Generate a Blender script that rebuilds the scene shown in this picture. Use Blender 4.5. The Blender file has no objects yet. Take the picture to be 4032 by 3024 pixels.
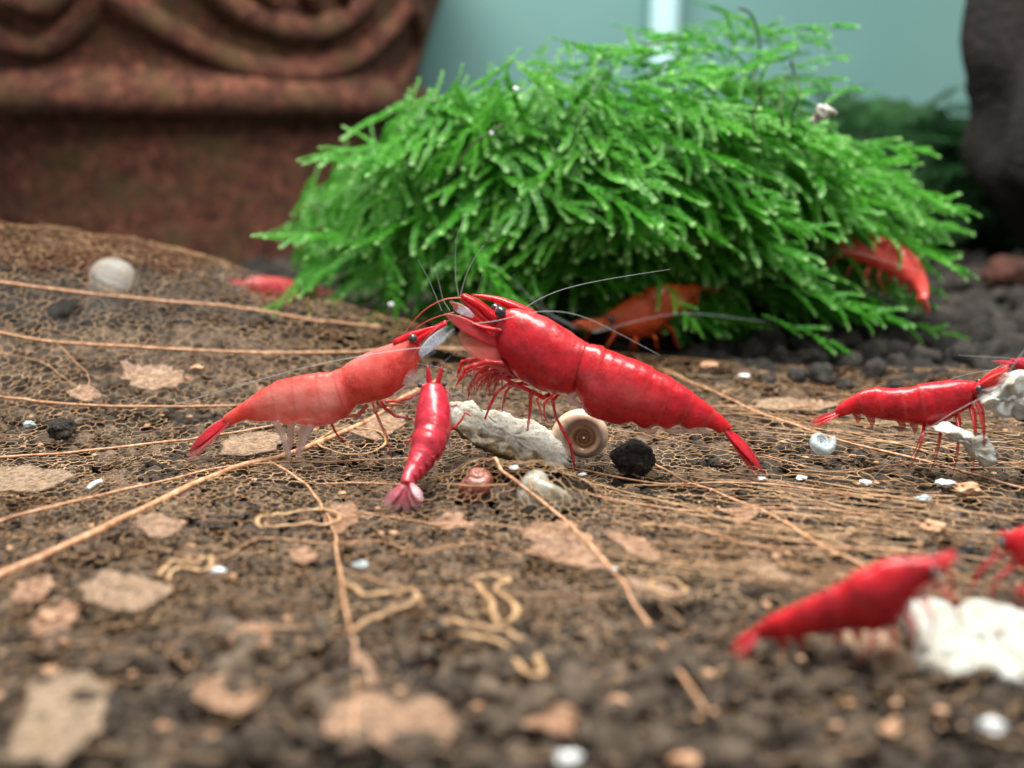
import bpy, math, random
import numpy as np
from mathutils import Vector, Matrix, noise, geometry

random.seed(11)
rng = np.random.default_rng(5)
R = math.radians
sc = bpy.context.scene
col = sc.collection
MM = 0.001                      # every length below is in millimetres

# ------------------------------------------------------------------ camera
CAM_H, PITCH, TH = 29.0, R(13.5), 0.466
cd = bpy.data.cameras.new('camera')
cam = bpy.data.objects.new('camera', cd); col.objects.link(cam)
cam.location = (0, 0, CAM_H * MM)
cam.rotation_euler = (R(90) - PITCH, 0, 0)
cd.sensor_width = 36.0
cd.lens = 18.0 / TH
cd.clip_start = 0.002; cd.clip_end = 5.0
cd.dof.use_dof = True
cd.dof.focus_distance = 0.0915
cd.dof.aperture_fstop = 23.0
sc.camera = cam
# ------------------------------------------------------------------ light
w = bpy.data.worlds.new('World'); sc.world = w; w.use_nodes = True
bg = w.node_tree.nodes['Background']
bg.inputs[0].default_value = (0.86, 0.95, 1.0, 1); bg.inputs[1].default_value = 0.36
def area(name, loc, size, sy, power, colr, aim):
    ld = bpy.data.lights.new(name, 'AREA'); ld.shape = 'RECTANGLE'
    ld.size = size * MM; ld.size_y = sy * MM; ld.energy = power; ld.color = colr
    o = bpy.data.objects.new(name, ld); col.objects.link(o)
    o.location = Vector(loc) * MM
    d = (Vector(aim) - Vector(loc)).normalized()
    o.rotation_euler = d.to_track_quat('-Z', 'Y').to_euler()
    return o
area('aquarium_lamp', (12, 104, 215), 230, 75, 1.35, (1.0, 0.97, 0.92), (8, 100, 0))
sc.view_settings.view_transform = 'Standard'; sc.view_settings.look = 'None'
sc.view_settings.exposure = 0.22; sc.view_settings.gamma = 1.0
sc.cycles.use_denoising = True
sc.cycles.max_bounces = 8; sc.cycles.transparent_max_bounces = 16
sc.cycles.caustics_reflective = False; sc.cycles.caustics_refractive = False
sc.cycles.sample_clamp_indirect = 4.0

# ------------------------------------------------------------------ pixel -> place (photo is 4032 x 3024)
CP, SP = math.cos(PITCH), math.sin(PITCH)
def ray(px, py):
    u = (px - 2016) / 2016 * TH; v = (1512 - py) / 2016 * TH
    return Vector((u, CP + v * SP, -SP + v * CP))
def aty(px, py, Y):
    d = ray(px, py); return Vector((0, 0, CAM_H)) + d * (Y / d.y)
def atz(px, py, z):
    d = ray(px, py); return Vector((0, 0, CAM_H)) + d * ((z - CAM_H) / d.z)
def sstep(a, b, x):
    t = min(1, max(0, (x - a) / (b - a))); return t * t * (3 - 2 * t)
def leafz(x, y):
    z = 1.7 + 0.75 * noise.noise(Vector((x * .07, y * .07, 3.1))) + 0.25 * noise.noise(Vector((x * .22, y * .22, 8.)))
    z += 12.5 * sstep(88, 134, y) * sstep(4, -62, x) + 3.0 * sstep(92, 130, y) * sstep(40, -20, x)
    z -= 0.15 * sstep(66, 52, y)
    for bx, by, bh, br in BUMPS:
        z += bh * math.exp(-((x - bx) ** 2 + (y - by) ** 2) / (br * br))
    return z
BUMPS = [(2.4, 78.0, 2.5, 3.3), (-2.65, 80.0, 2.2, 2.7)]
def atleaf(px, py, lift=0.0):
    d = ray(px, py); o = Vector((0, 0, CAM_H)); t = 35.0
    while t < 260:
        p = o + d * t
        if p.z < leafz(p.x, p.y) + lift: break
        t += 0.6
    a, b = t - 0.6, t
    for _ in range(12):
        m = (a + b) / 2; p = o + d * m
        if p.z < leafz(p.x, p.y) + lift: b = m
        else: a = m
    return o + d * b

# ------------------------------------------------------------------ mesh helpers
def crom(pts, n):
    """Catmull-Rom through rows of numbers, n samples per span."""
    P = np.array(pts, float)
    P = np.vstack([2 * P[0] - P[1], P, 2 * P[-1] - P[-2]])
    out = []
    for i in range(1, len(P) - 2):
        for k in range(n):
            t = k / n
            a, b, c, d = P[i - 1], P[i], P[i + 1], P[i + 2]
            out.append(0.5 * (2 * b + (c - a) * t + (2 * a - 5 * b + 4 * c - d) * t * t + (3 * b - a - 3 * c + d) * t ** 3))
    out.append(P[-2])
    return np.array(out)

class MB:
    def __init__(s): s.v, s.f, s.p, s.c = [], [], [], []
    def add(s, vs, fs, pale=0.0, clear=0.0):
        b = len(s.v); s.v.extend([tuple(q) for q in vs])
        s.f.extend([tuple(i + b for i in q) for q in fs])
        n = len(vs)
        s.p.extend(pale if hasattr(pale, '__len__') else [pale] * n)
        s.c.extend(clear if hasattr(clear, '__len__') else [clear] * n)
    def rings(s, rings, pale=None, clear=None, cap=True):
        n = len(rings[0]); vs, fs, pl, cl = [], [], [], []
        for i, r in enumerate(rings):
            vs.extend(r); pl += [pale[i] if pale is not None else 0.] * n; cl += [clear[i] if clear is not None else 0.] * n
        for i in range(len(rings) - 1):
            for k in range(n):
                a, b = i * n + k, i * n + (k + 1) % n
                fs.append((a, b, b + n, a + n))
        if cap:
            for i, rev in ((0, True), (len(rings) - 1, False)):
                c = sum((Vector(q) for q in rings[i]), Vector()) / n
                vs.append(c); pl.append(pl[i * n]); cl.append(cl[i * n]); ci = len(vs) - 1
                for k in range(n):
                    a, b = i * n + k, i * n + (k + 1) % n
                    fs.append((b, a, ci) if rev else (a, b, ci))
        s.add(vs, fs, pl, cl)
    def tube(s, pts, rad, seg=6, sm=4, flat=1.0, up=None, pale=None, clear=None):
        """rad: one number, (start, end) or one per point; flat squeezes across `up`."""
        k = len(pts)
        if not hasattr(rad, '__len__'): rad = [rad] * k
        elif len(rad) == 2 and k != 2: rad = [rad[0] + (rad[1] - rad[0]) * i / (k - 1) for i in range(k)]
        def ex(a):
            if a is None: return [0.] * k
            if not hasattr(a, '__len__'): return [a] * k
            if len(a) == 2 and k != 2: return [a[0] + (a[1] - a[0]) * i / (k - 1) for i in range(k)]
            return list(a)
        rows = [list(Vector(p)) + [r, a, c] for p, r, a, c in zip(pts, rad, ex(pale), ex(clear))]
        C = crom(rows, sm) if sm > 1 and k > 2 else np.array(rows, float)
        rings = []; last = None
        for i in range(len(C)):
            p = Vector(C[i][:3]); q = Vector(C[min(i + 1, len(C) - 1)][:3]) - Vector(C[max(i - 1, 0)][:3])
            if q.length < 1e-9: q = Vector((1, 0, 0))
            q.normalize()
            ref = Vector(up) if up is not None else (last if last is not None else (Vector((0, 0, 1)) if abs(q.z) < .9 else Vector((1, 0, 0))))
            n = ref - q * ref.dot(q)
            if n.length < 1e-6: n = q.orthogonal()
            n.normalize(); m = q.cross(n); last = n
            r = max(C[i][3], 0.004)
            rings.append([p + n * (math.cos(t) * r * flat) + m * (math.sin(t) * r) for t in (2 * math.pi * j / seg for j in range(seg))])
        s.rings(rings, np.clip(C[:, 4], 0, 1), np.clip(C[:, 5], 0, 1))
    def sphere(s, c, r, n=14, m=9, sc3=(1, 1, 1), mat=None, pale=0., clear=0.):
        rr = []
        for i in range(1, m):
            a = math.pi * i / m
            ring = []
            for k in range(n):
                b = 2 * math.pi * k / n
                q = Vector((math.sin(a) * math.cos(b) * sc3[0], math.sin(a) * math.sin(b) * sc3[1], math.cos(a) * sc3[2])) * r
                ring.append(Vector(c) + (mat @ q if mat else q))
            rr.append(ring)
        s.rings(rr, [pale] * len(rr), [clear] * len(rr))
    def build(s, name, mat, parent=None, smooth=True):
        return mesh_obj(name, s.v, s.f, mat, parent, smooth, s.p if any(s.p) else None, s.c if any(s.c) else None)

def mesh_obj(name, v, f, mat, parent=None, smooth=True, pale=None, clear=None, origin=None):
    o0 = Vector(parent['_o']) if parent is not None else Vector(origin or (0, 0, 0))
    me = bpy.data.meshes.new(name)
    V = (np.array([tuple(q) for q in v], float) - np.array(o0)) * MM
    me.from_pydata(V.tolist(), [], f)
    if pale is not None:
        a = me.attributes.new('pale', 'FLOAT', 'POINT'); a.data.foreach_set('value', np.array(pale, np.float32))
    if clear is not None:
        a = me.attributes.new('clear', 'FLOAT', 'POINT'); a.data.foreach_set('value', np.array(clear, np.float32))
    if smooth: me.polygons.foreach_set('use_smooth', [True] * len(me.polygons))
    if isinstance(mat, str): mat = M[mat]
    me.materials.append(mat)
    o = bpy.data.objects.new(name, me); col.objects.link(o)
    if parent is not None: o.parent = parent; o['_o'] = list(o0)
    else: o.location = o0 * MM
    return o
def thing(name, label, cat, at, group=None):
    o = bpy.data.objects.new(name, None); col.objects.link(o)
    o.empty_display_size = 0.002
    o.location = Vector(at) * MM; o['_o'] = list(at)
    o['label'] = label; o['category'] = cat
    if group: o['group'] = group
    return o
def tag(o, label=None, cat=None, group=None, kind=None):
    for k, x in (('label', label), ('category', cat), ('group', group), ('kind', kind)):
        if x: o[k] = x
    return o

# ------------------------------------------------------------------ materials
M = {}
class N:
    """small node builder; texture coordinates come out in millimetres of the object"""
    def __init__(s, name):
        s.m = bpy.data.materials.new(name); s.m.use_nodes = True; M[name] = s.m
        s.t = s.m.node_tree; s.b = s.t.nodes['Principled BSDF']; s.out = s.t.nodes['Material Output']
        s.tc = s.t.nodes.new('ShaderNodeTexCoord')
        s.vm = s.t.nodes.new('ShaderNodeVectorMath'); s.vm.operation = 'SCALE'; s.vm.inputs['Scale'].default_value = 1000
        s.t.links.new(s.tc.outputs['Object'], s.vm.inputs[0])
    def l(s, a, b): s.t.links.new(a, b)
    def noise(s, scale, detail=4, rough=.55, dist=0, off=None):
        n = s.t.nodes.new('ShaderNodeTexNoise'); n.inputs['Scale'].default_value = scale
        n.inputs['Detail'].default_value = detail; n.inputs['Roughness'].default_value = rough; n.inputs['Distortion'].default_value = dist
        s.l(s.vm.outputs[0], n.inputs['Vector']); return n.outputs['Fac']
    def voro(s, scale, feat='F1'):
        n = s.t.nodes.new('ShaderNodeTexVoronoi'); n.inputs['Scale'].default_value = scale; n.feature = feat
        s.l(s.vm.outputs[0], n.inputs['Vector']); return n.outputs['Distance']
    def ramp(s, fac, stops):
        n = s.t.nodes.new('ShaderNodeValToRGB'); e = n.color_ramp.elements
        while len(e) < len(stops): e.new(.5)
        for q, (p, c) in zip(e, stops): q.position = p; q.color = (*c, 1) if len(c) == 3 else c
        s.l(fac, n.inputs[0]); return n.outputs[0]
    def mix(s, fac, a, b, mode='MIX'):
        n = s.t.nodes.new('ShaderNodeMix'); n.data_type = 'RGBA'; n.blend_type = mode
        for i, x in ((0, fac), (6, a), (7, b)):
            if isinstance(x, (int, float)): n.inputs[i].default_value = x
            elif isinstance(x, tuple): n.inputs[i].default_value = (*x, 1)
            else: s.l(x, n.inputs[i])
        return n.outputs[2]
    def attr(s, name):
        n = s.t.nodes.new('ShaderNodeAttribute'); n.attribute_name = name; return n.outputs['Fac']
    def rand(s):
        n = s.t.nodes.new('ShaderNodeObjectInfo'); return n.outputs['Random']
    def math(s, op, a, b=0.0):
        n = s.t.nodes.new('ShaderNodeMath'); n.operation = op
        for i, x in ((0, a), (1, b)):
            if isinstance(x, (int, float)): n.inputs[i].default_value = x
            else: s.l(x, n.inputs[i])
        return n.outputs[0]
    def color(s, x):
        if isinstance(x, tuple): s.b.inputs['Base Color'].default_value = (*x, 1)
        else: s.l(x, s.b.inputs['Base Color'])
        return s
    def set(s, **k):
        for a, x in k.items(): s.b.inputs[a.replace('_', ' ')].default_value = x
        return s
    def bump(s, h, dist=0.1, strength=.6):
        n = s.t.nodes.new('ShaderNodeBump'); n.inputs['Distance'].default_value = dist * MM; n.inputs['Strength'].default_value = strength
        s.l(h, n.inputs['Height']); s.l(n.outputs[0], s.b.inputs['Normal']); return s
    def sss(s, wt, radius, scale=1.0):
        s.b.inputs['Subsurface Weight'].default_value = wt
        s.b.inputs['Subsurface Radius'].default_value = [r * MM for r in radius]
        s.b.inputs['Subsurface Scale'].default_value = scale; return s
    def fade(s, fac, tint=(1, 1, 1)):
        """mix with clear tissue"""
        t = s.t.nodes.new('ShaderNodeBsdfTransparent'); t.inputs[0].default_value = (*tint, 1)
        x = s.t.nodes.new('ShaderNodeMixShader')
        if isinstance(fac, (int, float)): x.inputs[0].default_value = fac
        else: s.l(fac, x.inputs[0])
        s.l(s.b.outputs[0], x.inputs[1]); s.l(t.outputs[0], x.inputs[2]); s.l(x.outputs[0], s.out.inputs[0]); return s
    def translucent(s, colr, fac):
        t = s.t.nodes.new('ShaderNodeBsdfTranslucent')
        if isinstance(colr, tuple): t.inputs[0].default_value = (*colr, 1)
        else: s.l(colr, t.inputs[0])
        x = s.t.nodes.new('ShaderNodeMixShader'); x.inputs[0].default_value = fac
        s.l(s.b.outputs[0], x.inputs[1]); s.l(t.outputs[0], x.inputs[2]); s.l(x.outputs[0], s.out.inputs[0]); return s

def shrimp_mat(name, deep, light, pale, spots=.5, clear_scale=1.0):
    n = N(name)
    c = n.ramp(n.noise(.75, 6, .68), [(.36, deep), (.60, light)])
    c = n.mix(n.ramp(n.noise(.42, 5, .7, .5), [(.54, (0, 0, 0)), (.70, (spots * 1.2,) * 3)]), c, (deep[0] * .5, deep[1], deep[2] * 1.2))
    sp = n.ramp(n.noise(2.1, 6, .7, .6), [(.56, (0, 0, 0)), (.70, (spots, spots, spots))])
    c = n.mix(sp, c, (deep[0] * .3, deep[1] * .6 + .006, deep[2] * .8 + .006))
    fl = n.ramp(n.noise(11, 2, .5), [(.58, (0, 0, 0)), (.70, (.28, .28, .28))])
    c = n.mix(fl, c, (min(1, light[0] * 1.15), light[1] * 2.2 + .02, light[2] * 2.2 + .02))
    c = n.mix(n.attr('pale'), c, pale)
    n.color(c).set(Roughness=.32, IOR=1.36, Coat_Weight=.4, Coat_Roughness=.10).sss(.65, (1.8, .30, .22))
    n.bump(n.noise(2.2, 6, .62), .12, .6)
    n.l(n.ramp(n.noise(1.2, 4), [(.35, (.20,) * 3), (.7, (.46,) * 3)]), n.b.inputs['Roughness'])
    n.fade(n.math('MULTIPLY', n.attr('clear'), clear_scale), (1, .97, .97))
    return n
shrimp_mat('shrimp_red', (.36, .004, .010), (.60, .012, .022), (.62, .17, .16))
shrimp_mat('shrimp_coral', (.70, .050, .042), (.86, .12, .09), (.90, .36, .31), .22)
shrimp_mat('shrimp_crimson', (.34, .010, .026), (.60, .035, .06), (.55, .18, .22), .6)
shrimp_mat('shrimp_orange', (.38, .030, .008), (.66, .11, .02), (.55, .2, .1), .3)
n = N('eye').color((.018, .016, .018)); n.set(Roughness=.12, Coat_Weight=.6)
n.color(n.ramp(n.noise(5, 2), [(.4, (.012, .011, .014)), (.7, (.09, .08, .085))]))
n = N('feeler').color((.55, .60, .62)).set(Roughness=.3); n.fade(.5)
n = N('feeler_red').color((.62, .10, .08)).set(Roughness=.35); n.fade(n.attr('clear'))
n = N('membrane').color((.72, .80, .95)).set(Roughness=.25).sss(.3, (1, 1, 1)); n.bump(n.noise(6, 3), .10, .8); n.fade(n.math('ADD', n.attr('clear'), n.ramp(n.noise(2.5, 5, .7), [(.35, (.22,) * 3), (.65, (.70,) * 3)])))
n = N('swimmeret').color((.85, .66, .62)).set(Roughness=.3).sss(.3, (1, .6, .5)); n.fade(n.math('ADD', n.attr('clear'), .30))

n = N('vein_thick')
c = n.ramp(n.noise(1.6, 5, .65), [(.28, (.24, .09, .035)), (.5, (.52, .27, .135)), (.72, (.76, .52, .35))])
n.color(c).set(Roughness=.5).sss(.2, (.4, .25, .15)).bump(n.noise(7, 4), .06, .6)
n = N('vein_fine')
c = n.ramp(n.noise(.25, 4, .6), [(.3, (.26, .125, .050)), (.5, (.46, .265, .125)), (.72, (.64, .43, .24))])
n.color(c).set(Roughness=.6)
n = N('lamina')
c = n.ramp(n.noise(1.3, 6, .65), [(.28, (.17, .075, .035)), (.5, (.36, .19, .105)), (.72, (.56, .36, .23))])
n.color(n.mix(n.attr('pale'), c, n.ramp(n.noise(2.2, 6, .7), [(.3, (.22, .15, .09)), (.7, (.52, .40, .28))]))).set(Roughness=.6).bump(n.noise(3, 5), .12, .7)
n.fade(n.ramp(n.noise(1.9, 7, .7), [(.40, (.85,) * 3), (.62, (.10,) * 3)]))
n = N('rim')
c = n.ramp(n.noise(1.5, 5, .6), [(.3, (.20, .10, .04)), (.6, (.52, .32, .15)), (.8, (.68, .48, .28))])
n.color(c).set(Roughness=.55).bump(n.noise(5, 4), .1, .6)

def soil(name, dark, mid, light):
    n = N(name)
    c = n.ramp(n.noise(1.3, 8, .7), [(.3, dark), (.52, mid), (.74, light)])
    c = n.mix(n.ramp(n.noise(4.5, 5, .7), [(.60, (0, 0, 0)), (.74, (.55, .55, .55))]), c, (.20, .145, .085))
    t = n.math('ADD', n.math('MULTIPLY', n.attr('pale'), 1.35), .46)
    cc = n.t.nodes.new('ShaderNodeCombineColor')
    for i in range(3): n.l(t, cc.inputs[i])
    n.color(n.mix(1.0, c, cc.outputs[0], 'MULTIPLY')).set(Roughness=.85).bump(n.noise(5, 8, .75), .35, 1.0)
soil('soil_brown', (.028, .019, .012), (.125, .088, .058), (.29, .215, .15))
soil('soil_dark', (.009, .008, .007), (.032, .027, .022), (.10, .08, .06))
n = N('pellet_black'); n.color(n.ramp(n.noise(2.2, 7, .7), [(.35, (.007, .006, .006)), (.52, (.045, .037, .028)), (.70, (.20, .16, .11))])).set(Roughness=.6).bump(n.noise(3.5, 8, .75), .6, 1)
n = N('substrate'); n.color(n.ramp(n.noise(.5, 8, .7), [(.3, (.014, .011, .008)), (.6, (.05, .036, .025))])).set(Roughness=.95).bump(n.noise(1.5, 6), .6, 1)

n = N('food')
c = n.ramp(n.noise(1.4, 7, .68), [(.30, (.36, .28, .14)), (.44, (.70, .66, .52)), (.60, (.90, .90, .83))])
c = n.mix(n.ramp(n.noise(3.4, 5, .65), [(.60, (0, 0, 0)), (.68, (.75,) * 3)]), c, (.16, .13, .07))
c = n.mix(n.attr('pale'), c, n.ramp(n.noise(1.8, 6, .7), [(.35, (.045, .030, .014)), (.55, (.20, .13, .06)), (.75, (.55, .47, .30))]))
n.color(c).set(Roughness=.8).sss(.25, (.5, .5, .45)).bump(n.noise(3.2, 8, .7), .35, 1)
n = N('food_fluff'); n.color(n.ramp(n.noise(1.2, 6, .7), [(.3, (.62, .55, .40)), (.6, (.84, .86, .80))])).set(Roughness=.9).sss(.3, (.6, .6, .5)).bump(n.noise(3, 8, .7), .5, 1)
n = N('shell_tan')
c = n.ramp(n.attr('pale'), [(0, (.20, .085, .03)), (.30, (.36, .20, .10)), (.40, (.62, .44, .30)), (.50, (.30, .23, .22)), (.58, (.66, .50, .36)), (1, (.78, .64, .48))])
c = n.mix(n.ramp(n.noise(1.2, 5), [(.45, (0, 0, 0)), (.7, (.6, .6, .6))]), c, (.42, .23, .12))
n.color(c).set(Roughness=.28, Coat_Weight=.4).sss(.25, (.6, .4, .3)).bump(n.noise(7, 3), .05, .5)
n = N('shell_pale'); n.color(n.ramp(n.noise(.8, 5), [(.35, (.36, .28, .16)), (.62, (.60, .62, .55))])).set(Roughness=.2, Coat_Weight=.5).sss(.3, (.8, .8, .7)); n.bump(n.noise(4, 3), .06, .5); n.fade(.34)
n = N('shell_red'); n.color(n.ramp(n.noise(1.1, 6), [(.35, (.17, .035, .018)), (.62, (.40, .13, .085)), (.8, (.6, .36, .28))])).set(Roughness=.3, Coat_Weight=.4).sss(.2, (.6, .2, .15)).bump(n.noise(6, 4), .12, .8)
n = N('shell_ghost'); n.color((.62, .62, .58)).set(Roughness=.4).sss(.2, (.8, .8, .8)); n.fade(n.math('ADD', n.attr('clear'), .58))
n = N('white_bit'); n.color(n.ramp(n.noise(2, 4), [(.3, (.55, .57, .55)), (.6, (.85, .88, .88))])).set(Roughness=.35, Coat_Weight=.3).sss(.3, (.4, .4, .4))
n = N('clear_bit'); n.color((.62, .72, .74)).set(Roughness=.15, Coat_Weight=.5); n.fade(.42); n.bump(n.noise(4, 3), .15, .8)
n = N('tan_bit'); n.color(n.ramp(n.noise(1.5, 5), [(.3, (.38, .17, .07)), (.65, (.66, .40, .24))])).set(Roughness=.6).bump(n.noise(4, 5), .15, .8)

n = N('moss')
a = n.attr('pale')
c = n.ramp(n.noise(.12, 4, .6), [(.3, (.035, .25, .014)), (.7, (.12, .50, .035))])
c = n.mix(n.ramp(a, [(.35, (0, 0, 0)), (1, (1, 1, 1))]), c, (.50, .88, .32))
oi = n.rand()
c = n.mix(n.ramp(oi, [(0, (0, 0, 0)), (1, (.40, .40, .40))]), c, (.10, .30, .02))
n.color(c).set(Roughness=.42); n.translucent(c, .42)
n = N('moss_core_shade'); n.color(n.ramp(n.noise(.6, 6), [(.35, (.006, .035, .008)), (.65, (.02, .11, .018))])).set(Roughness=.9).bump(n.noise(1.5, 6), 1.0, 1)  # dark green stands for the shade inside the moss clumps
n = N('moss_stem'); n.color((.035, .055, .012)).set(Roughness=.6)
n = N('moss_shaded')  # green darkened so the deep shadow at the back is in the colour
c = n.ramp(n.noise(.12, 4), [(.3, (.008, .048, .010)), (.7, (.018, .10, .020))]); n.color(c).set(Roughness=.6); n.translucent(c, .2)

n = N('terracotta')
c = n.ramp(n.noise(.35, 7, .68), [(.32, (.045, .012, .008)), (.52, (.17, .052, .030)), (.70, (.36, .135, .078))])
c = n.mix(n.ramp(n.noise(.9, 8, .75), [(.50, (0, 0, 0)), (.60, (.9,) * 3)]), c, (.022, .013, .007))
c = n.mix(n.ramp(n.noise(.14, 5, .6), [(.45, (0, 0, 0)), (.65, (.55, .55, .55))]), c, (.11, .085, .028))
n.color(c).set(Roughness=.9).bump(n.noise(1.6, 8, .7), .5, .9)
n = N('rock'); n.color(n.ramp(n.noise(.2, 7, .65), [(.3, (.004, .003, .002)), (.6, (.010, .006, .004)), (.8, (.020, .013, .009))])).set(Roughness=.9).bump(n.noise(.8, 7), .8, 1)
n = N('rust'); n.color(n.ramp(n.noise(.6, 6), [(.3, (.03, .010, .006)), (.7, (.09, .028, .016))])).set(Roughness=.9)
n = N('pane'); n.color(n.ramp(n.noise(.012, 3), [(.3, (.15, .32, .31)), (.7, (.21, .39, .36))])).set(Roughness=.35)
n = N('tube_cyan'); n.color((.62, .92, .95)).set(Roughness=.25).sss(.2, (2, 2, 2))

# ================================================================== SETTING
def grid(name, x0, x1, y0, y1, nx, ny, zf, mat):
    vs = [(x0 + (x1 - x0) * i / nx, y0 + (y1 - y0) * j / ny) for j in range(ny + 1) for i in range(nx + 1)]
    vs = [(x, y, zf(x, y)) for x, y in vs]
    fs = [(j * (nx + 1) + i, j * (nx + 1) + i + 1, (j + 1) * (nx + 1) + i + 1, (j + 1) * (nx + 1) + i) for j in range(ny) for i in range(nx)]
    return mesh_obj(name, vs, fs, mat)
def groundz(x, y):
    return -0.4 + 0.5 * noise.noise(Vector((x * .06, y * .06, 0))) + 4.0 * sstep(150, 260, y)
g = grid('substrate', -330, 330, 12, 330, 132, 64, lambda x, y: groundz(x, y) + .3 * noise.noise(Vector((x * .5, y * .5, 1))), 'substrate')
tag(g, kind='structure')
m = MB()
m.add([(-330, 300, -6), (330, 300, -6), (330, 300, 230), (-330, 300, 230), (-330, 306, -6), (330, 306, -6), (330, 306, 230), (-330, 306, 230)],
      [(0, 1, 2, 3), (5, 4, 7, 6), (4, 0, 3, 7), (1, 5, 6, 2), (3, 2, 6, 7), (4, 5, 1, 0)])
tag(m.build('back_pane', 'pane', smooth=False), kind='structure')

# ------------------------------------------------------------------ soil
def ico(sub):
    t = (1 + 5 ** .5) / 2
    v = [Vector(q).normalized() for q in ((-1, t, 0), (1, t, 0), (-1, -t, 0), (1, -t, 0), (0, -1, t), (0, 1, t), (0, -1, -t), (0, 1, -t), (t, 0, -1), (t, 0, 1), (-t, 0, -1), (-t, 0, 1))]
    f = [(0, 11, 5), (0, 5, 1), (0, 1, 7), (0, 7, 10), (0, 10, 11), (1, 5, 9), (5, 11, 4), (11, 10, 2), (10, 7, 6), (7, 1, 8), (3, 9, 4), (3, 4, 2), (3, 2, 6), (3, 6, 8), (3, 8, 9), (4, 9, 5), (2, 4, 11), (6, 2, 10), (8, 6, 7), (9, 8, 1)]
    for _ in range(sub):
        mid = {}; nf = []
        def md(a, b):
            k = (min(a, b), max(a, b))
            if k not in mid: v.append(((v[a] + v[b]) / 2).normalized()); mid[k] = len(v) - 1
            return mid[k]
        for a, b, c in f:
            x, y, z = md(a, b), md(b, c), md(c, a); nf += [(a, x, z), (b, y, x), (c, z, y), (x, y, z)]
        f = nf
    return v, f
def lump(sub, seed, amp=.25, fr=1.4, amp2=.08):
    v, f = ico(sub); out = []
    for q in v:
        k = 1 + amp * noise.noise(q * fr + Vector((seed * 7.3, seed, 0))) * 1.6 + amp2 * noise.noise(q * fr * 3.2 + Vector((0, seed * 3.1, 5))) * 1.6
        out.append(q * k)
    return np.array([tuple(q) for q in out]), np.array(f)
PROTO = {s: [lump(s, 10 * s + i, .26, 1.3, .10) for i in range(6)] for s in (1, 2, 3)}
def rotm(n):
    q = rng.normal(size=(n, 4)); q /= np.linalg.norm(q, axis=1)[:, None]
    w_, x, y, z = q.T
    return np.stack([1 - 2 * (y * y + z * z), 2 * (x * y - z * w_), 2 * (x * z + y * w_), 2 * (x * y + z * w_), 1 - 2 * (x * x + z * z), 2 * (y * z - x * w_), 2 * (x * z - y * w_), 2 * (y * z + x * w_), 1 - 2 * (x * x + y * y)], 1).reshape(n, 3, 3)
def scatter(name, pos, rad, sub, mat, flat=.85, kind='stuff'):
    pos = np.array(pos); rad = np.array(rad); VV, FF, AA = [], [], []; base = 0
    which = rng.integers(0, 6, len(pos)); Rm = rotm(len(pos)); tone = rng.random(len(pos)) ** 1.3
    for k in range(6):
        idx = np.where(which == k)[0]
        if not len(idx): continue
        pv, pf = PROTO[sub][k]
        v = np.einsum('nij,pj->npi', Rm[idx], pv) * (rad[idx][:, None, None] * (1 + .35 * (rng.random((len(idx), 1, 3)) - .5)))
        v[:, :, 2] *= flat
        v += pos[idx][:, None, :]
        f = pf[None] + (base + np.arange(len(idx))[:, None, None] * len(pv))
        VV.append(v.reshape(-1, 3)); FF.append(f.reshape(-1, 3)); AA.append(np.repeat(tone[idx], len(pv))); base += len(idx) * len(pv)
    V = np.concatenate(VV) * MM; F = np.concatenate(FF); A = np.concatenate(AA)
    me = bpy.data.meshes.new(name)
    me.vertices.add(len(V)); me.vertices.foreach_set('co', V.astype(np.float32).ravel())
    me.loops.add(F.size); me.loops.foreach_set('vertex_index', F.astype(np.int32).ravel())
    me.polygons.add(len(F)); me.polygons.foreach_set('loop_start', np.arange(0, F.size, 3, dtype=np.int32))
    me.polygons.foreach_set('use_smooth', np.ones(len(F), bool))
    a = me.attributes.new('pale', 'FLOAT', 'POINT'); a.data.foreach_set('value', A.astype(np.float32))
    me.update(calc_edges=True); me.validate()
    me.materials.append(M[mat]); o = bpy.data.objects.new(name, me); col.objects.link(o)
    if kind: o['kind'] = kind
    return o
def packed(n, x_of, y0, y1, rfun, zf):
    P, Q = [], []
    for _ in range(n):
        y = y0 + (y1 - y0) * random.random(); h = x_of(y); x = random.uniform(-h, h)
        r = rfun(x, y); P.append((x, y, zf(x, y) + random.uniform(-.4, .25) * r)); Q.append(r)
    return P, Q
hw = lambda y: .50 * y + 14
P, Q = packed(1500, hw, 40, 64, lambda x, y: random.uniform(.55, 1.15), lambda x, y: -.2)
tag(scatter('soil_granules', P, Q, 2, 'soil_brown'), 'brown crumbly soil granules lying in front of the leaf skeleton', 'soil')
P, Q = packed(5200, hw, 62, 154, lambda x, y: random.uniform(.5, 1.1), lambda x, y: .05)
tag(scatter('soil_bed', P, Q, 1, 'soil_brown'), 'brown soil bed underneath the leaf skeleton', 'soil')
def dark_zone(): 
    P, Q = [], []
    while len(P) < 2600:
        y = random.uniform(104, 235); x = random.uniform(-.5 * y - 10, .5 * y + 12)
        lim = 121 + (6 if x < 25 else 0) + 26 * sstep(15, -5, x) - .12 * max(0, x - 25)
        if y < lim: continue
        r = random.uniform(1.0, 1.9); P.append((x, y, groundz(x, y) + .5 + random.uniform(-.2, .5) * r + 2.0 * sstep(lim + 2, lim + 18, y) * sstep(10, 40, x))); Q.append(r)
    return P, Q
P, Q = dark_zone()
tag(scatter('dark_soil_bed', P, Q, 1, 'soil_dark'), 'bed of dark rounded soil pellets behind the leaf and under the moss', 'soil')
P, Q = packed(14000, hw, 42, 132, lambda x, y: random.uniform(.08, .26) * (1.4 if random.random() < .1 else 1), lambda x, y: random.uniform(.5, 1.25))
PROTO[0] = [lump(0, 90 + i, .35, 1.3, .2) for i in range(6)]
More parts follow.
